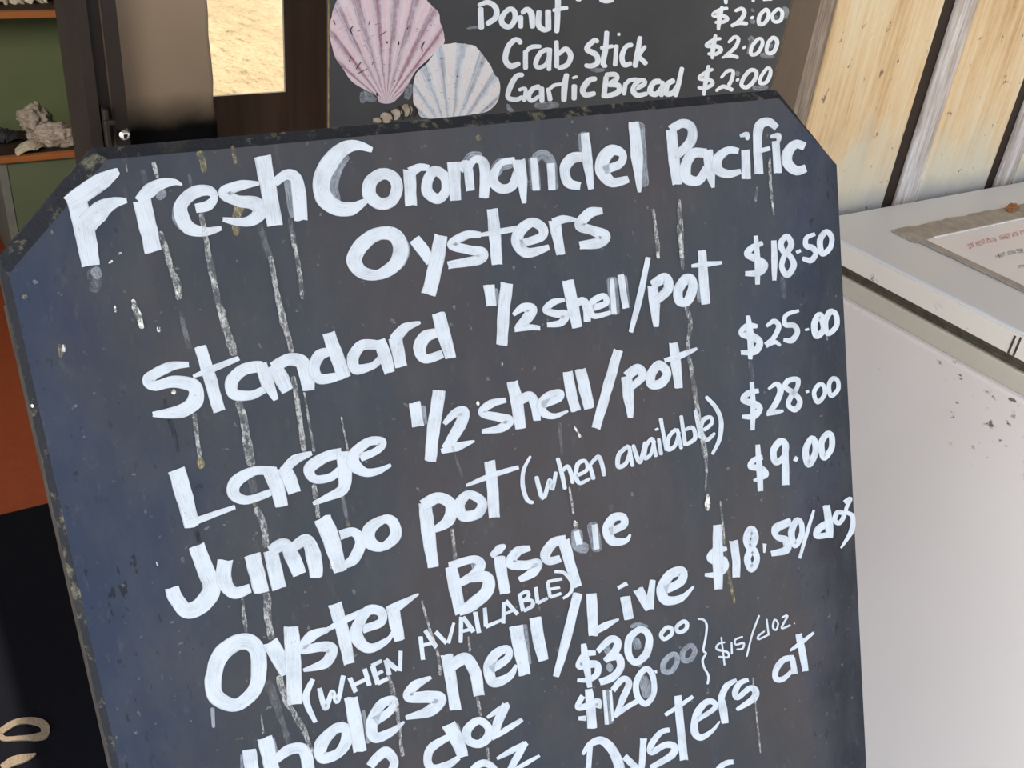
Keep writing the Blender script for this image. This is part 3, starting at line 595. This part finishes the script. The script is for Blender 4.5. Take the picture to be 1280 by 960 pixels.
A = (60, 140, 3.5556); B = (380, 130, 3.5556); CC = (700, 120, 3.5556); D = (160, 380, 3.5556); E = (470, 310, 3.5556); FF = (760, 270, 3.5556)
G = (820, 460, 4.2667); H = (820, 640, 4.2667); I = (180, 560, 3.5556); J = (500, 540, 3.5556); K = (240, 690, 3.5556); L_ = (560, 690, 3.5556)
M1 = (640, 480, 4.5714); V_ = (510, 690, 5.818); T_ = (700, 760, 6.4); S_ = (860, 740, 6.4); R_ = (720, 820, 5.3333); P_ = (280, 880, 5.3333); Q_ = (460, 840, 5.3333)
TXT = [
 ('Fresh', A, ['119,372,84 160,520,92 190,683,80', '90,408,70 180,345,84 250,300,72 312,262,28', '170,500,95 230,440,90 290,405,52 350,394,22', '415,392,80 440,500,82 468,622,76', '400,398,40 450,350,66 505,320,50 560,312,30 596,325,6', 'g 485,385,40 520,350,40', '655,428,40 712,415,46 738,378,36 712,350,46 650,358,56 595,405,60 592,462,66 628,518,62 700,532,40 770,516,18', 'g 575,400,30 570,470,40 600,520,30', '938,318,15 860,325,46 785,358,58 835,393,48 920,408,66 940,448,66 880,488,44 775,478,20', '952,195,74 1008,507,70', '1005,315,40 1055,280,44 1098,295,56 1115,370,66 1122,482,62', 'g 1060,300,30 1075,400,34 1085,470,20', 'g 205,690,50 225,740,40']),
 ('Coromandel', B, ['302,205,22 245,186,42 180,196,62 112,262,82 76,345,76 86,412,80 140,460,72 210,465,58 275,430,24', 'g 190,225,36 140,295,60 125,370,54 150,438,36', 'o 345,312,52 295,345,62 288,400,62 330,442,52 390,430,52 412,370,52 390,322,52', '467,290,56 474,452,52', '472,305,50 512,282,36 555,284,26', 'o 582,298,46 548,340,46 548,392,52 592,422,46 627,390,42 627,330,46', '664,255,58 672,430,50', '688,290,42 722,272,42 738,386,40', 'g 712,285,42 740,238,44 792,235,46', '722,300,30 755,248,32 795,262,46 803,340,48 798,417,44', 'g 930,262,52 868,272,58 840,322,50', '935,250,30 872,265,30 838,330,46 868,375,44 920,368,42 948,310,46', '950,248,62 966,340,48 977,442,18', 'g 1015,235,48 1032,387,44', '1018,240,30 1030,385,34', 'g 1018,250,42 1058,225,44 1095,262,48 1108,384,48', '1095,262,36 1100,382,32']),
 ('Coromandel', CC, ['95,270,42 48,280,52 18,325,46 35,386,46 88,402,34', 'g 100,160,50 118,290,56', '108,165,36 120,290,46 136,416,26', '190,330,42 265,302,36 275,258,36 230,242,50 190,280,62 188,340,62 230,384,46 302,370,30', 'g 180,270,50 195,370,44', '325,115,46 340,270,56 350,428,14', 'g 345,118,56 368,405,52']),
 ('Pacific', CC, ['492,150,46 505,280,52 520,394,42', '490,150,38 540,122,38 582,140,42 580,200,46 520,262,40', '650,255,42 592,255,46 560,300,46 558,362,52 612,378,42 652,322,42', '655,240,44 665,340,44 679,408,14', '792,245,26 745,242,34 700,278,46 700,328,46 745,347,36 802,335,24', '822,240,38 827,368,42', '798,178,12 828,172,28 830,196,12', '962,142,28 925,116,38 885,132,44 875,200,40 882,348,40', '882,245,20 932,232,20', '956,200,34 966,342,36', '932,182,12 968,178,30 968,208,12', '1085,225,40 1045,214,38 1008,255,48 1010,300,48 1050,332,42 1090,320,34']),
 ('Oysters under Coromandel', B, ['o 335,575,58 260,620,68 222,690,70 258,748,58 328,758,44 398,720,62 430,650,72 402,585,62', 'g 430,600,50 450,650,40 420,720,50', '490,600,52 530,652,54 562,702,46', '608,583,58 590,690,64 552,845,66', 'g 600,600,20 560,780,20 530,840,20', '785,582,26 720,582,38 655,625,44 722,646,40 790,662,48 772,692,46 638,716,34', '835,468,48 848,600,54 856,714,48', '780,582,16 850,570,26 952,552,26', '958,622,34 1050,592,40 1058,552,44 1010,526,42 955,570,54 950,622,54 995,662,46 1088,636,24', '1110,518,54 1140,670,40', '1108,530,46 1150,512,38 1208,515,14']),
 ('Oysters under Coromandel', CC, ['188,510,28 130,520,48 85,575,48 140,597,44 196,622,54 170,652,48 85,664,36']),
 ('Standard', D, ['270,268,22 180,280,44 92,332,54 118,362,44 205,345,54 292,366,64 297,430,72 230,478,60 108,490,22', '320,188,52 360,320,60 406,477,54', '288,322,14 380,286,32 492,240,22', '600,276,48 520,288,54 462,340,58 470,398,52 540,406,42 605,380,32', '590,268,54 620,350,60 657,427,22', '650,268,62 680,330,68 708,387,54', '640,282,48 710,248,54 770,258,64 792,320,68 802,382,54', '912,208,34 850,228,52 825,282,54 850,332,48 930,322,38 965,312,30', '890,128,58 925,230,64 962,327,56', '1112,182,42 1040,182,48 1000,232,54 1010,288,48 1082,276,32 1122,242,34', '1115,158,54 1142,240,60 1162,306,46']),
 ('Standard', E, ['84,398,62 110,528,56', '78,412,56 125,357,46 196,330,12', '282,375,38 220,392,54 193,442,58 215,492,42 295,470,36', '275,288,58 302,390,62 330,490,46']),
 ('1/2 shell/pot in the Standard row', E, ['500,165,52 512,258,44', 'g 530,180,24 540,250,22', '580,155,56 565,300,54 558,431,50', '608,297,16 650,265,38 690,272,48 670,312,48 628,358,36', '614,362,24 680,352,28 728,356,20', '838,230,14 785,242,32 753,276,32 800,292,34 840,297,42 820,332,32 758,342,20', '850,143,50 872,250,54 892,353,46', '880,252,32 915,236,38 935,265,38 937,327,30', '960,267,28 1020,245,28 1010,213,26 965,235,32 950,272,32 970,302,28 1042,286,18', 'g 1048,128,48 1058,298,50', '1046,138,20 1056,292,24', '1085,118,30 1108,268,30', 'g 1095,122,36 1112,268,36', '1208,40,22 1170,220,30 1130,374,20']),
 ('1/2 shell/pot in the Standard row', FF, ['196,308,48 205,400,48 212,492,22', '195,308,42 250,276,48 266,322,44 212,378,36', 'o 340,285,48 310,330,42 315,378,42 350,378,42 374,320,42 367,280,42', '415,153,36 422,270,44 432,392,40', '368,222,14 430,215,26 504,207,14', 'g 400,300,20 405,385,20']),
 ('$18.50', FF, ['686,120,20 640,140,28 618,170,32 660,192,32 692,217,38 670,252,30 608,256,20', '655,88,20 662,200,28 663,305,20', '735,108,24 738,200,28 737,287,18', 'o 792,90,24 765,125,28 787,165,24 812,125,28', 'o 792,165,24 770,222,24 795,262,28 824,215,28', '834,163,16 855,153,14', '918,80,16 880,97,22 878,132,24 907,142,28 922,167,24 900,197,28 862,188,18', 'o 967,70,24 940,110,28 950,167,28 985,142,24 992,95,24']),
 ('Large', I, ['143,96,78 180,220,78 212,350,64', '195,338,36 300,298,28 404,262,20', '590,102,38 490,102,42 408,150,58 398,205,56 460,230,38 562,196,32', '560,100,64 592,180,68 612,258,56', '620,86,58 647,140,64 667,197,60', '618,102,42 670,52,44 745,22,18', '880,22,48 800,42,48 733,92,54 760,138,38 830,128,38 872,92,32', '885,18,64 892,110,64 882,182,52 820,217,34 750,246,16']),
 ('Large', D, ['1032,682,38 1110,648,32 1127,612,42 1070,612,38 1008,662,54 1003,712,58 1050,747,42 1110,742,32 1168,714,14']),
 ('1/2 shell/pot in the Large row', E, ['170,686,52 186,792,54', 'g 205,700,30 215,785,26', '280,633,58 256,790,58 240,946,52', '302,782,20 345,738,38 388,726,48 375,782,54 308,892,42', '288,903,22 360,882,40 437,857,8', '577,675,22 510,692,38 468,732,32 540,752,38 590,767,44 550,802,38 468,815,18', '603,593,50 625,690,56 642,802,50', '630,682,42 680,657,42 702,692,44 714,767,32', '735,697,34 812,667,32 817,640,24 770,652,34 735,692,44 745,732,38 790,747,26 852,724,10', '850,548,44 865,640,50 887,724,44', '905,538,50 927,630,54 946,714,46', '1075,453,42 1030,610,46 975,802,40']),
 ('1/2 shell/pot in the Large row', FF, ['80,713,50 90,800,50 98,897,22', '80,712,42 130,680,48 152,712,38 100,762,30', 'o 225,663,44 190,700,42 190,747,42 235,742,42 260,695,38', '288,562,40 300,660,46 312,764,36', '248,643,18 320,620,30 394,588,12']),
 ('$25.00', FF, ['662,490,18 620,490,32 593,520,32 640,537,38 672,562,32 650,602,32 588,607,18', '620,443,20 632,540,32 630,637,18', '702,490,14 735,467,22 757,490,24 735,540,22 698,572,20', '700,577,20 740,560,20 764,576,12', '847,420,14 790,440,20 785,482,22 825,487,24 840,517,24 815,552,28 778,550,16', '874,507,10 892,502,12', 'o 940,440,30 915,480,30 925,532,28 957,500,28', 'o 987,425,28 963,470,28 975,522,24 1012,490,24 1012,440,24', 'g 968,520,10 974,552,8']),
 ('Jumbo', I, ['232,432,70 270,540,78 300,622,78 260,692,78 190,722,68 138,662,66 122,618,64', '360,497,70 355,590,70 400,642,54 472,622,40', '480,475,74 522,640,68', '562,455,64 600,625,66', '558,462,54 622,428,54 657,482,68 690,562,62', '660,442,42 720,410,54 752,472,72 765,575,56', '790,308,78 835,420,78 872,548,60', '868,388,42 930,372,40 962,420,50 930,492,50 885,522,30', 'o 1060,318,38 1000,362,60 1005,420,60 1060,438,38 1116,390,54 1105,330,50']),
 ('pot', J, ['110,315,58 125,450,62 147,602,48', '98,328,54 170,292,50 225,322,54 215,392,54 148,436,26', 'o 305,277,38 263,320,50 280,372,50 345,360,46 362,310,44', '397,128,48 410,250,52 418,380,50', '292,238,12 400,195,28 526,155,18']),
 ('(when available)', M1, ['r 105,410,14 65,490,22 60,580,26 85,660,26 122,678,20', 'r 137,525,26 165,635,28 185,640,26 213,548,24 228,598,24 250,500,22', 'r 258,420,24 282,510,26 302,602,24', 'r 285,500,20 315,470,24 335,510,26 345,570,20', 'r 365,525,22 425,490,22 417,440,22 375,455,26 362,520,28 385,565,24 447,538,16', 'r 440,455,22 465,547,26', 'r 443,462,20 490,415,24 512,460,26 525,527,24', 'r 667,350,22 610,400,26 605,470,28 650,450,24 677,370,22', 'r 665,350,22 687,472,24', 'r 688,345,22 728,445,28 757,328,18', 'r 802,305,20 765,350,24 755,422,24 790,400,22 812,320,20', 'r 800,305,22 820,417,22', 'r 835,308,20 850,407,24', '815,263,14 834,252,14', 'r 846,193,24 880,382,22', 'r 937,255,22 895,300,24 888,372,26 930,350,22 952,270,20', 'r 940,253,22 965,372,22', 'r 963,178,22 987,352,24', 'r 985,262,18 1030,250,26 1042,310,26 988,347,20', 'r 1043,148,22 1080,312,30', 'r 1090,265,22 1137,225,22 1132,190,22 1090,205,26 1075,270,26 1110,317,26 1157,278,18', 'r 1103,70,20 1165,140,26 1192,220,28 1180,320,26 1140,402,16']),
 ('$28.00', G, ['547,120,22 490,135,34 463,170,30 520,190,38 552,215,34 520,257,34 458,260,20', '508,73,24 515,200,30 513,332,22', '596,112,12 640,85,28 662,120,34 635,190,34 598,242,26', '588,247,18 640,235,28 678,228,12', 'o 752,62,28 702,68,30 687,102,30 735,135,30 766,180,30 740,222,32 703,195,28 722,145,28 750,105,24', '796,128,16 814,122,16', 'o 865,90,24 840,132,24 860,182,24 897,140,24 892,95,24', 'o 942,55,24 920,90,24 930,147,24 967,115,24 967,70,24']),
 ('Oyster', K, ['o 215,398,74 130,452,74 94,560,72 108,640,72 190,678,56 272,620,62 296,520,68 280,420,74', 'g 280,420,40 305,520,30 280,610,40', '347,398,68 385,470,74 422,542,62', '438,328,66 450,500,74 455,677,62', '603,345,22 530,372,48 488,432,40 570,420,44 622,432,54 590,492,48 493,525,14', '633,228,60 670,360,60 698,497,50', '578,357,16 680,300,32 772,258,28', '758,342,38 837,312,38 837,265,44 780,260,44 735,330,54 735,387,60 790,427,44 868,390,26 892,348,10', '888,238,60 905,320,58 922,392,46', '878,262,50 930,230,38 1006,185,8', 'g 90,690,20 95,780,14']),
 ('Bisque', J, ['225,598,52 245,700,58 270,807,52', '218,597,40 320,565,34 357,587,48 330,632,44 262,672,32', 'g 320,570,20 330,620,30 280,655,20', '288,652,32 380,645,54 387,702,58 320,767,58 258,797,42', '440,553,52 466,717,48', '402,552,20 440,520,44 467,503,14', '578,515,22 520,532,44 490,582,48 550,592,44 612,580,34 590,622,44 528,657,24', '737,475,38 680,492,44 645,542,48 660,572,38 712,562,32', '725,478,54 752,580,48 786,687,42', 'g 785,430,50 790,502,54 838,517,46', '782,440,26 796,500,30', 'g 852,400,50 876,532,50', '862,410,26 872,520,26', '930,442,34 992,412,34 987,377,34 945,382,38 920,430,50 940,482,44 1000,482,26 1022,453,8']),
 ('$9.00', G, ['567,475,26 520,490,28 503,525,34 560,537,34 582,570,34 518,602,14', '540,408,24 550,530,36 555,657,30', 'o 662,390,38 625,440,36 637,502,34 682,470,32 692,410,30', '685,393,32 688,500,38 688,624,42', '735,480,28 754,490,26', 'o 822,380,32 795,440,36 812,512,38 847,450,34 842,385,32', 'o 912,350,32 880,400,34 892,477,34 932,430,32 934,365,32']),
 ('(WHEN', K, ['537,563,20 505,650,34 548,757,18', '565,603,22 592,692,26 622,620,22 645,662,22 672,548,22', '700,558,22 727,622,22', '712,592,18 772,565,18', '765,518,22 787,592,22', '800,503,24 825,587,24', '797,505,18 842,482,16', '812,547,18 847,527,16', '825,583,20 870,560,18', '860,478,22 875,546,22', '858,478,22 912,523,24', '926,438,18 922,528,20']),
 ('AVAILABLE)', V_, ['88,612,32 108,782,32', '122,568,32 205,692,36', '95,680,28 172,660,26', '198,578,32 278,662,32', '332,512,22 290,662,30', '385,470,32 380,658,30', '398,470,32 475,580,36', '370,580,24 452,560,26', '485,433,34 515,588,34', '555,403,30 565,542,32', '562,542,30 690,488,20', '695,363,28 690,518,28', '708,353,30 795,452,30', '695,452,22 765,420,22', '808,308,30 835,428,32', '808,310,24 862,285,28 872,322,28 825,355,22', '830,355,22 892,350,28 902,387,30 838,428,24', '925,253,28 940,372,30', '938,372,26 1012,333,22', '1010,213,28 1030,327,28', '1010,215,24 1118,193,22', '1020,270,22 1102,255,20', '1030,327,24 1112,298,22', '1062,140,22 1130,150,26 1187,220,28 1180,290,26 1123,337,18']),
 ('Wholeshell/Live', P_, ['165,300,98 185,440,92 205,570,80', 'g 120,330,24 118,440,20 120,520,20', '270,222,108 320,440,98 355,580,90', 'g 325,220,20 350,330,24', '345,365,60 430,305,72 512,295,80 550,350,84 562,440,88 580,570,80']),
 ('Wholeshell/Live', K, ['o 630,788,44 572,858,62 580,913,54 650,892,44 688,830,54 678,782,46', '705,643,62 725,760,64 746,887,60', 'g 760,700,14 782,850,16', '810,752,44 882,702,34 892,657,38 840,677,44 800,752,54 810,822,48 882,800,38 942,753,10', '1062,555,14 990,592,44 960,642,44 1050,642,54 1102,652,54 1060,702,54 948,736,18', '1130,453,54 1150,570,54 1170,702,50']),
 ('Wholeshell/Live', L_, ['10,510,48 75,472,54 117,530,54 136,637,50', '188,522,38 262,472,34 262,430,34 210,452,44 180,512,54 200,577,48 272,550,34 302,500,12', '300,328,64 320,440,60 340,547,52', 'g 340,320,20 358,500,24', '385,288,54 402,390,54 422,482,44', '575,183,42 520,400,42 478,552,28', '635,183,48 640,280,48 645,372,42', '638,357,32 700,325,32 757,297,8', '785,198,48 802,297,42', '752,160,16 794,137,20', '842,163,48 892,255,34', '907,123,26 892,252,40', '960,167,38 1032,132,38 1037,85,44 985,100,44 948,165,50 965,212,44 1032,205,32 1090,151,8']),
 ('$18.50/doz beside Live', H, ['377,195,18 320,205,44 290,245,44 350,265,64 362,300,38 320,332,34 258,334,18', '325,68,46 328,240,60 331,412,46', '412,152,48 425,260,44 425,347,40', 'o 507,95,48 480,145,38 500,190,38 527,140,38', 'o 512,200,42 485,250,38 507,302,42 537,250,32', '578,168,22 575,217,10', '718,50,42 640,85,48 640,130,28 690,150,44 692,200,44 612,222,28', 'o 747,45,32 720,110,38 740,177,32 774,120,30 772,60,28', '840,-12,14 800,120,22 763,247,16', '912,60,38 865,90,38 855,127,32 922,120,32', '905,-37,38 920,60,44 922,137,38', 'o 965,2,26 950,42,26 976,58,24 1000,12,26', '1000,-52,20 1035,-72,22 1010,-8,20 1045,22,26 1040,100,30 983,192,10']),
 ('$30.00', T_, ['285,357,36 200,370,56 148,460,56 220,450,64 292,452,56 295,522,54 230,572,44 135,576,28', '185,285,44 205,430,66 235,635,40', '298,345,44 400,250,60 457,270,64 440,340,64 355,422,48', '375,405,44 460,390,64 482,470,64 420,552,64 312,592,54', 'g 350,330,70 400,340,80', 'g 370,480,90 420,470,90', 'o 622,175,54 550,250,60 545,370,60 602,432,54 682,370,66 712,260,60 682,185,54', 'g 560,150,30 620,130,36 700,150,24', 'g 600,240,60 625,330,70', 'g 620,430,60 640,470,40', 'o 850,155,34 805,210,36 830,247,34 887,210,34 890,165,34', 'o 980,107,34 930,150,32 945,192,32 1002,170,34 1012,122,34']),
 ('$120.00', T_, ['225,648,62 240,760,74 255,960,76', '180,700,46 138,792,44 220,780,56 302,750,64 300,800,52', '145,880,30 205,880,44', 'g 372,650,74 388,780,76 397,925,68', '350,655,26 372,930,34', '400,650,22 420,900,22', '418,655,50 500,567,50 547,602,56 500,722,56 438,865,30', '432,870,28 520,800,42 615,742,44', 'o 682,485,48 610,580,50 615,700,50 682,762,50 747,680,44 737,540,48', 'g 650,540,70 680,620,90 690,720,60', '760,497,26 768,520,14']),
 ('$120.00', T_, ['g o 890,372,44 830,430,48 828,502,48 890,502,44 932,430,44 927,378,44', 'g o 1040,297,40 980,350,44 985,417,44 1042,410,44 1077,340,44', 'g o 890,372,40 830,430,44 828,502,44 890,502,40 932,430,40 927,378,40']),
 ('bracket and $15/doz', S_, ['r 73,213,16 120,220,18 146,260,20 140,350,18 120,465,18 142,488,16 115,540,20 125,600,18 160,670,20 153,738,18', 'r 297,400,14 240,415,16 228,455,18 312,480,20 317,520,18 238,516,14', 'r 263,357,14 290,587,16', 'r 345,398,16 348,497,16', 'r 437,355,16 375,380,16 380,420,16 442,405,18 432,452,18 383,456,14', 'r 567,183,16 510,340,16 466,517,14', 'r 612,310,14 560,350,18 560,377,18 642,340,14', 'r 625,213,16 642,347,16', 'r o 690,220,16 675,280,16 700,302,16 717,250,16', 'r 743,206,16 792,190,18 745,287,16 818,261,16', '844,252,10 852,248,10']),
 ('2 doz', Q_, ['10,630,60 62,565,64 122,532,74 172,590,60 160,650,54 110,740,54 60,800,40', '55,805,36 140,790,40 230,740,30', '535,345,96 590,450,92 632,565,74', 'g 585,340,30 650,520,26', '548,425,40 425,500,60 395,580,56 425,640,58 510,628,60 605,568,32', 'o 735,322,50 660,382,60 665,450,60 730,478,54 792,440,64 800,370,54', '792,303,20 870,252,42 938,214,38', '920,213,58 865,330,64 838,432,46', '822,443,26 920,382,42 1027,315,28']),
 ('oz of the next row', Q_, ['o 770,605,50 842,650,48 850,730,46 780,780,46 705,740,46 695,655,46', '857,577,20 950,525,42 1058,469,28', '1048,468,46 990,570,50 945,650,44', '985,645,26 1060,602,32 1143,555,18']),
 ('Oysters at', R_, ['42,655,20 90,590,42 160,560,54 222,602,64 267,680,68 292,770,68 270,860,60 200,905,54 125,880,46 90,800,38', '92,600,36 82,760,36 95,830,36', '320,668,48 410,755,48', '447,548,46 433,760,42 400,900,40', '622,490,32 560,510,38 498,592,44 500,642,40 590,592,44 652,602,50 632,662,50 495,745,36', '675,262,48 690,430,54 716,693,56', '592,392,26 680,335,32 778,268,24', '808,422,34 922,347,34 912,305,38 860,310,44 800,390,50 788,502,54 830,542,44 902,500,28 957,433,10', '965,280,44 976,350,56 992,447,46', '962,285,44 1000,200,44 1068,158,24', '1148,155,26 1090,180,38 1058,242,44 1075,277,34 1150,215,38 1192,230,50 1180,282,50 1068,357,24']),
 ('Oysters at', S_, ['845,522,44 760,540,50 700,620,50 702,692,50 762,690,44 840,615,32', '828,525,50 852,655,48', '880,333,52 910,480,58 937,633,52', '812,467,20 900,405,38 1003,322,20']),
 ('last line cut off by the frame', R_, ['1048,704,30 1000,712,38 950,750,40 945,800,40 990,830,38 1040,805,26']),
]
words = {}
for txt, reg, sp in TXT:
    for s_ in sp:
        tk = s_.split(); fl = []
        while not tk[0][0].isdigit() and tk[0][0] != '-': fl.append(tk.pop(0))
        words.setdefault(txt, []).append(' '.join(fl + ['%.2f,%.2f,%.2f' % (reg[0] + float(a_.split(',')[0]) / reg[2], reg[1] + float(a_.split(',')[1]) / reg[2], float(a_.split(',')[2]) / reg[2]) for a_ in tk]))
for i, (txt, sp) in enumerate(words.items()):
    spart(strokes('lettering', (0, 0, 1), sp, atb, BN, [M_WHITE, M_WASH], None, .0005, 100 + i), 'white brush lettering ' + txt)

# runs, drops and smears on the face (full picture units)
def Z_(reg, s):
    ox, oy, sc = reg; return ' '.join('%.1f,%.1f,%.2f' % (ox + float(a.split(',')[0]) / sc, oy + float(a.split(',')[1]) / sc, float(a.split(',')[2]) / sc) for a in s.split())
RUNS = [
 (0, Z_(A, '495,530,20 525,620,26 545,700,24 575,770,32 578,830,26')), (1, Z_(A, '572,785,20 578,810,28 577,835,16')),
 (0, Z_(A, '680,450,22 700,580,24 730,720,28 755,850,26 790,960,30')), (0, Z_(D, '400,0,30 440,120,34 470,230,36')), (0, Z_(D, '485,430,36 512,510,40 525,600,42 545,720,34')), (2, Z_(D, '545,750,34 562,840,34')), (3, Z_(I, '485,225,14 495,262,18')), (0, Z_(I, '495,262,30 530,350,28 537,440,26')), (0, Z_(I, '540,640,36 550,740,32 565,850,26')), (0, Z_(K, '385,545,30 410,640,28 460,730,24 500,800,26 532,895,14')),
 (2, Z_(A, '940,500,26 985,650,28')), (0, Z_(A, '985,640,20 1010,780,24 1045,955,24')), (0, Z_(D, '670,0,30 700,110,24 728,215,20')), (0, Z_(D, '732,320,20 760,500,24 780,660,22')), (0, Z_(D, '780,390,8 825,655,14')), (0, Z_(I, '750,160,22 762,230,22 772,310,18')),
 (2, Z_(A, '1075,470,20 1082,540,20')), (0, Z_(A, '1082,530,22 1110,690,20 1128,810,22')), (1, Z_(A, '1082,540,14 1086,575,12')), (1, Z_(A, '1124,795,18 1131,830,14')),
 (1, Z_(A, '375,832,16 395,890,22 418,962,22')), (1, Z_(D, '20,0,24 45,60,24 60,106,18')), (1, Z_(D, '132,98,16 137,124,22')), (1, Z_(D, '200,378,18 202,400,22')), (1, Z_(A, '296,860,10 299,890,12')),
 (2, Z_(D, '235,30,20 270,200,22')), (0, Z_(D, '290,485,20 318,680,18')), (3, Z_(D, '318,680,20 323,708,34 322,732,18')),
 (0, Z_(D, '945,500,8 975,655,8')), (2, Z_(D, '950,850,14 970,955,14')), (2, Z_(I, '880,205,14 906,330,16')), (3, Z_(I, '903,325,20 911,350,18')),
 (0, Z_(CC, '410,500,12 425,620,16 433,722,16')), (1, Z_(CC, '430,690,14 433,722,14')), (0, Z_(CC, '525,460,10 532,600,26 540,770,14')), (1, Z_(CC, '534,610,10 538,720,10')), (0, Z_(FF, '345,400,18 360,480,22 352,590,16 378,750,18 392,860,20')),
 (0, Z_(M1, '1030,10,26 1050,120,26 1080,300,30 1102,430,22 1105,520,14 1098,610,10')), (1, Z_(M1, '1112,625,14 1114,680,32 1112,722,18')),
 (0, Z_(CC, '925,275,12 932,400,14 945,530,10')), (0, Z_(CC, '872,405,8 862,470,12')), (1, Z_(CC, '940,475,8 942,495,10')),
 (2, Z_(M1, '270,220,22 285,400,18')), (0, Z_(M1, '322,585,12 345,740,12')), (1, Z_(M1, '346,725,10 347,740,10')), (1, Z_(M1, '352,778,14 360,805,22 360,825,14')),
 (0, Z_(M1, '1185,665,10 1210,905,12')), (3, Z_(H, '345,0,8 370,220,10 400,400,16 418,485,10')), (0, Z_(J, '228,425,14 242,570,18')), (0, Z_(K, '222,200,12 228,280,18 240,360,14')), (0, Z_(K, '1015,212,8 1050,330,12 1085,440,12 1102,545,16')),
 (0, Z_(K, '870,545,12 903,670,26 915,760,14 932,905,18')), (1, Z_(K, '898,650,16 904,685,26')), (0, Z_(K, '1225,372,10 1232,440,10')), (2, Z_(K, '330,570,50 390,720,30 430,860,20')), (0, Z_(K, '305,720,8 315,805,8')), (0, Z_(L_, '125,640,12 142,725,18')), (0, Z_(L_, '170,865,12 177,925,12')), (2, Z_(L_, '88,370,10 95,460,10')),
 (0, Z_(R_, '1170,140,10 1190,320,12 1222,645,12')), (0, Z_(A, '465,222,18 475,260,20 486,295,14')), (2, Z_(A, '420,255,24 440,345,18')), (0, Z_(A, '345,230,8 349,268,8')), (2, Z_(A, '625,275,14 635,330,14')), (3, Z_(A, '675,172,46 685,215,34 693,270,20')), (3, Z_(A, '820,150,18 825,190,22 836,232,12')), (3, Z_(A, '850,365,14 845,430,50 835,490,50 838,550,18')),
 (1, Z_(A, '268,672,10 285,660,14')), (1, Z_(A, '308,635,14 324,625,14')), (1, Z_(A, '488,282,14 484,296,12')), (3, Z_(B, '768,140,26 782,160,26')), (3, Z_(B, '1162,125,8 1172,145,14')), (2, Z_(A, '195,690,60 215,740,60 200,800,40')),
 (4, Z_(D, '160,420,16 200,560,22 225,660,18')), (4, Z_(I, '225,345,20 245,420,28')), (4, Z_(I, '228,180,22 262,165,26')), (4, Z_(D, '305,800,20 335,812,28')), (1, Z_(I, '54,502,8 60,522,8')), (2, Z_(I, '165,482,16 175,512,18')),
 (1, Z_(E, '448,680,18 452,700,12')), (1, Z_(M1, '350,240,10 375,285,12 388,305,14')), (1, Z_(I, '830,500,14 838,535,22')), (2, Z_(M1, '560,690,30 568,725,26')), (2, Z_(CC, '985,800,20 995,900,20')), (2, Z_(FF, '630,640,20 640,730,20')), (2, Z_(J, '230,60,10 275,200,14')), (1, Z_(E, '553,505,8 558,522,10')), (1, (lambda: '80,430,4 78,440,6')()), (1, '39,505,5 41,509,5'), (3, '74,430,5 76,440,6 75,447,4'), (3, '27,372,8 34,370,5'),
]
mats = [M_DRIP, M_DROP, M_FAINT, M_OCHRE, M_BLACKRUN]; names = ['paint_run', 'paint_drop', 'faint_run', 'ochre_smear', 'black_run']
byk = {}
for k_, s in RUNS: byk.setdefault(k_, []).append(s)
for k_, ss in byk.items():
    o = spart(strokes(names[k_], (0, 0, 1), ['r ' + s for s in ss], atb, BN, [mats[k_], mats[k_]], None, .0012 if k_ in (1, 0) else .00035, 60 + k_, 0, .22)); o['kind'] = 'stuff'
    o['label'] = {0: 'chalky grey vertical drips', 1: 'pale dried drops', 2: 'faint grey drips', 3: 'ochre smears', 4: 'black drips'}[k_]
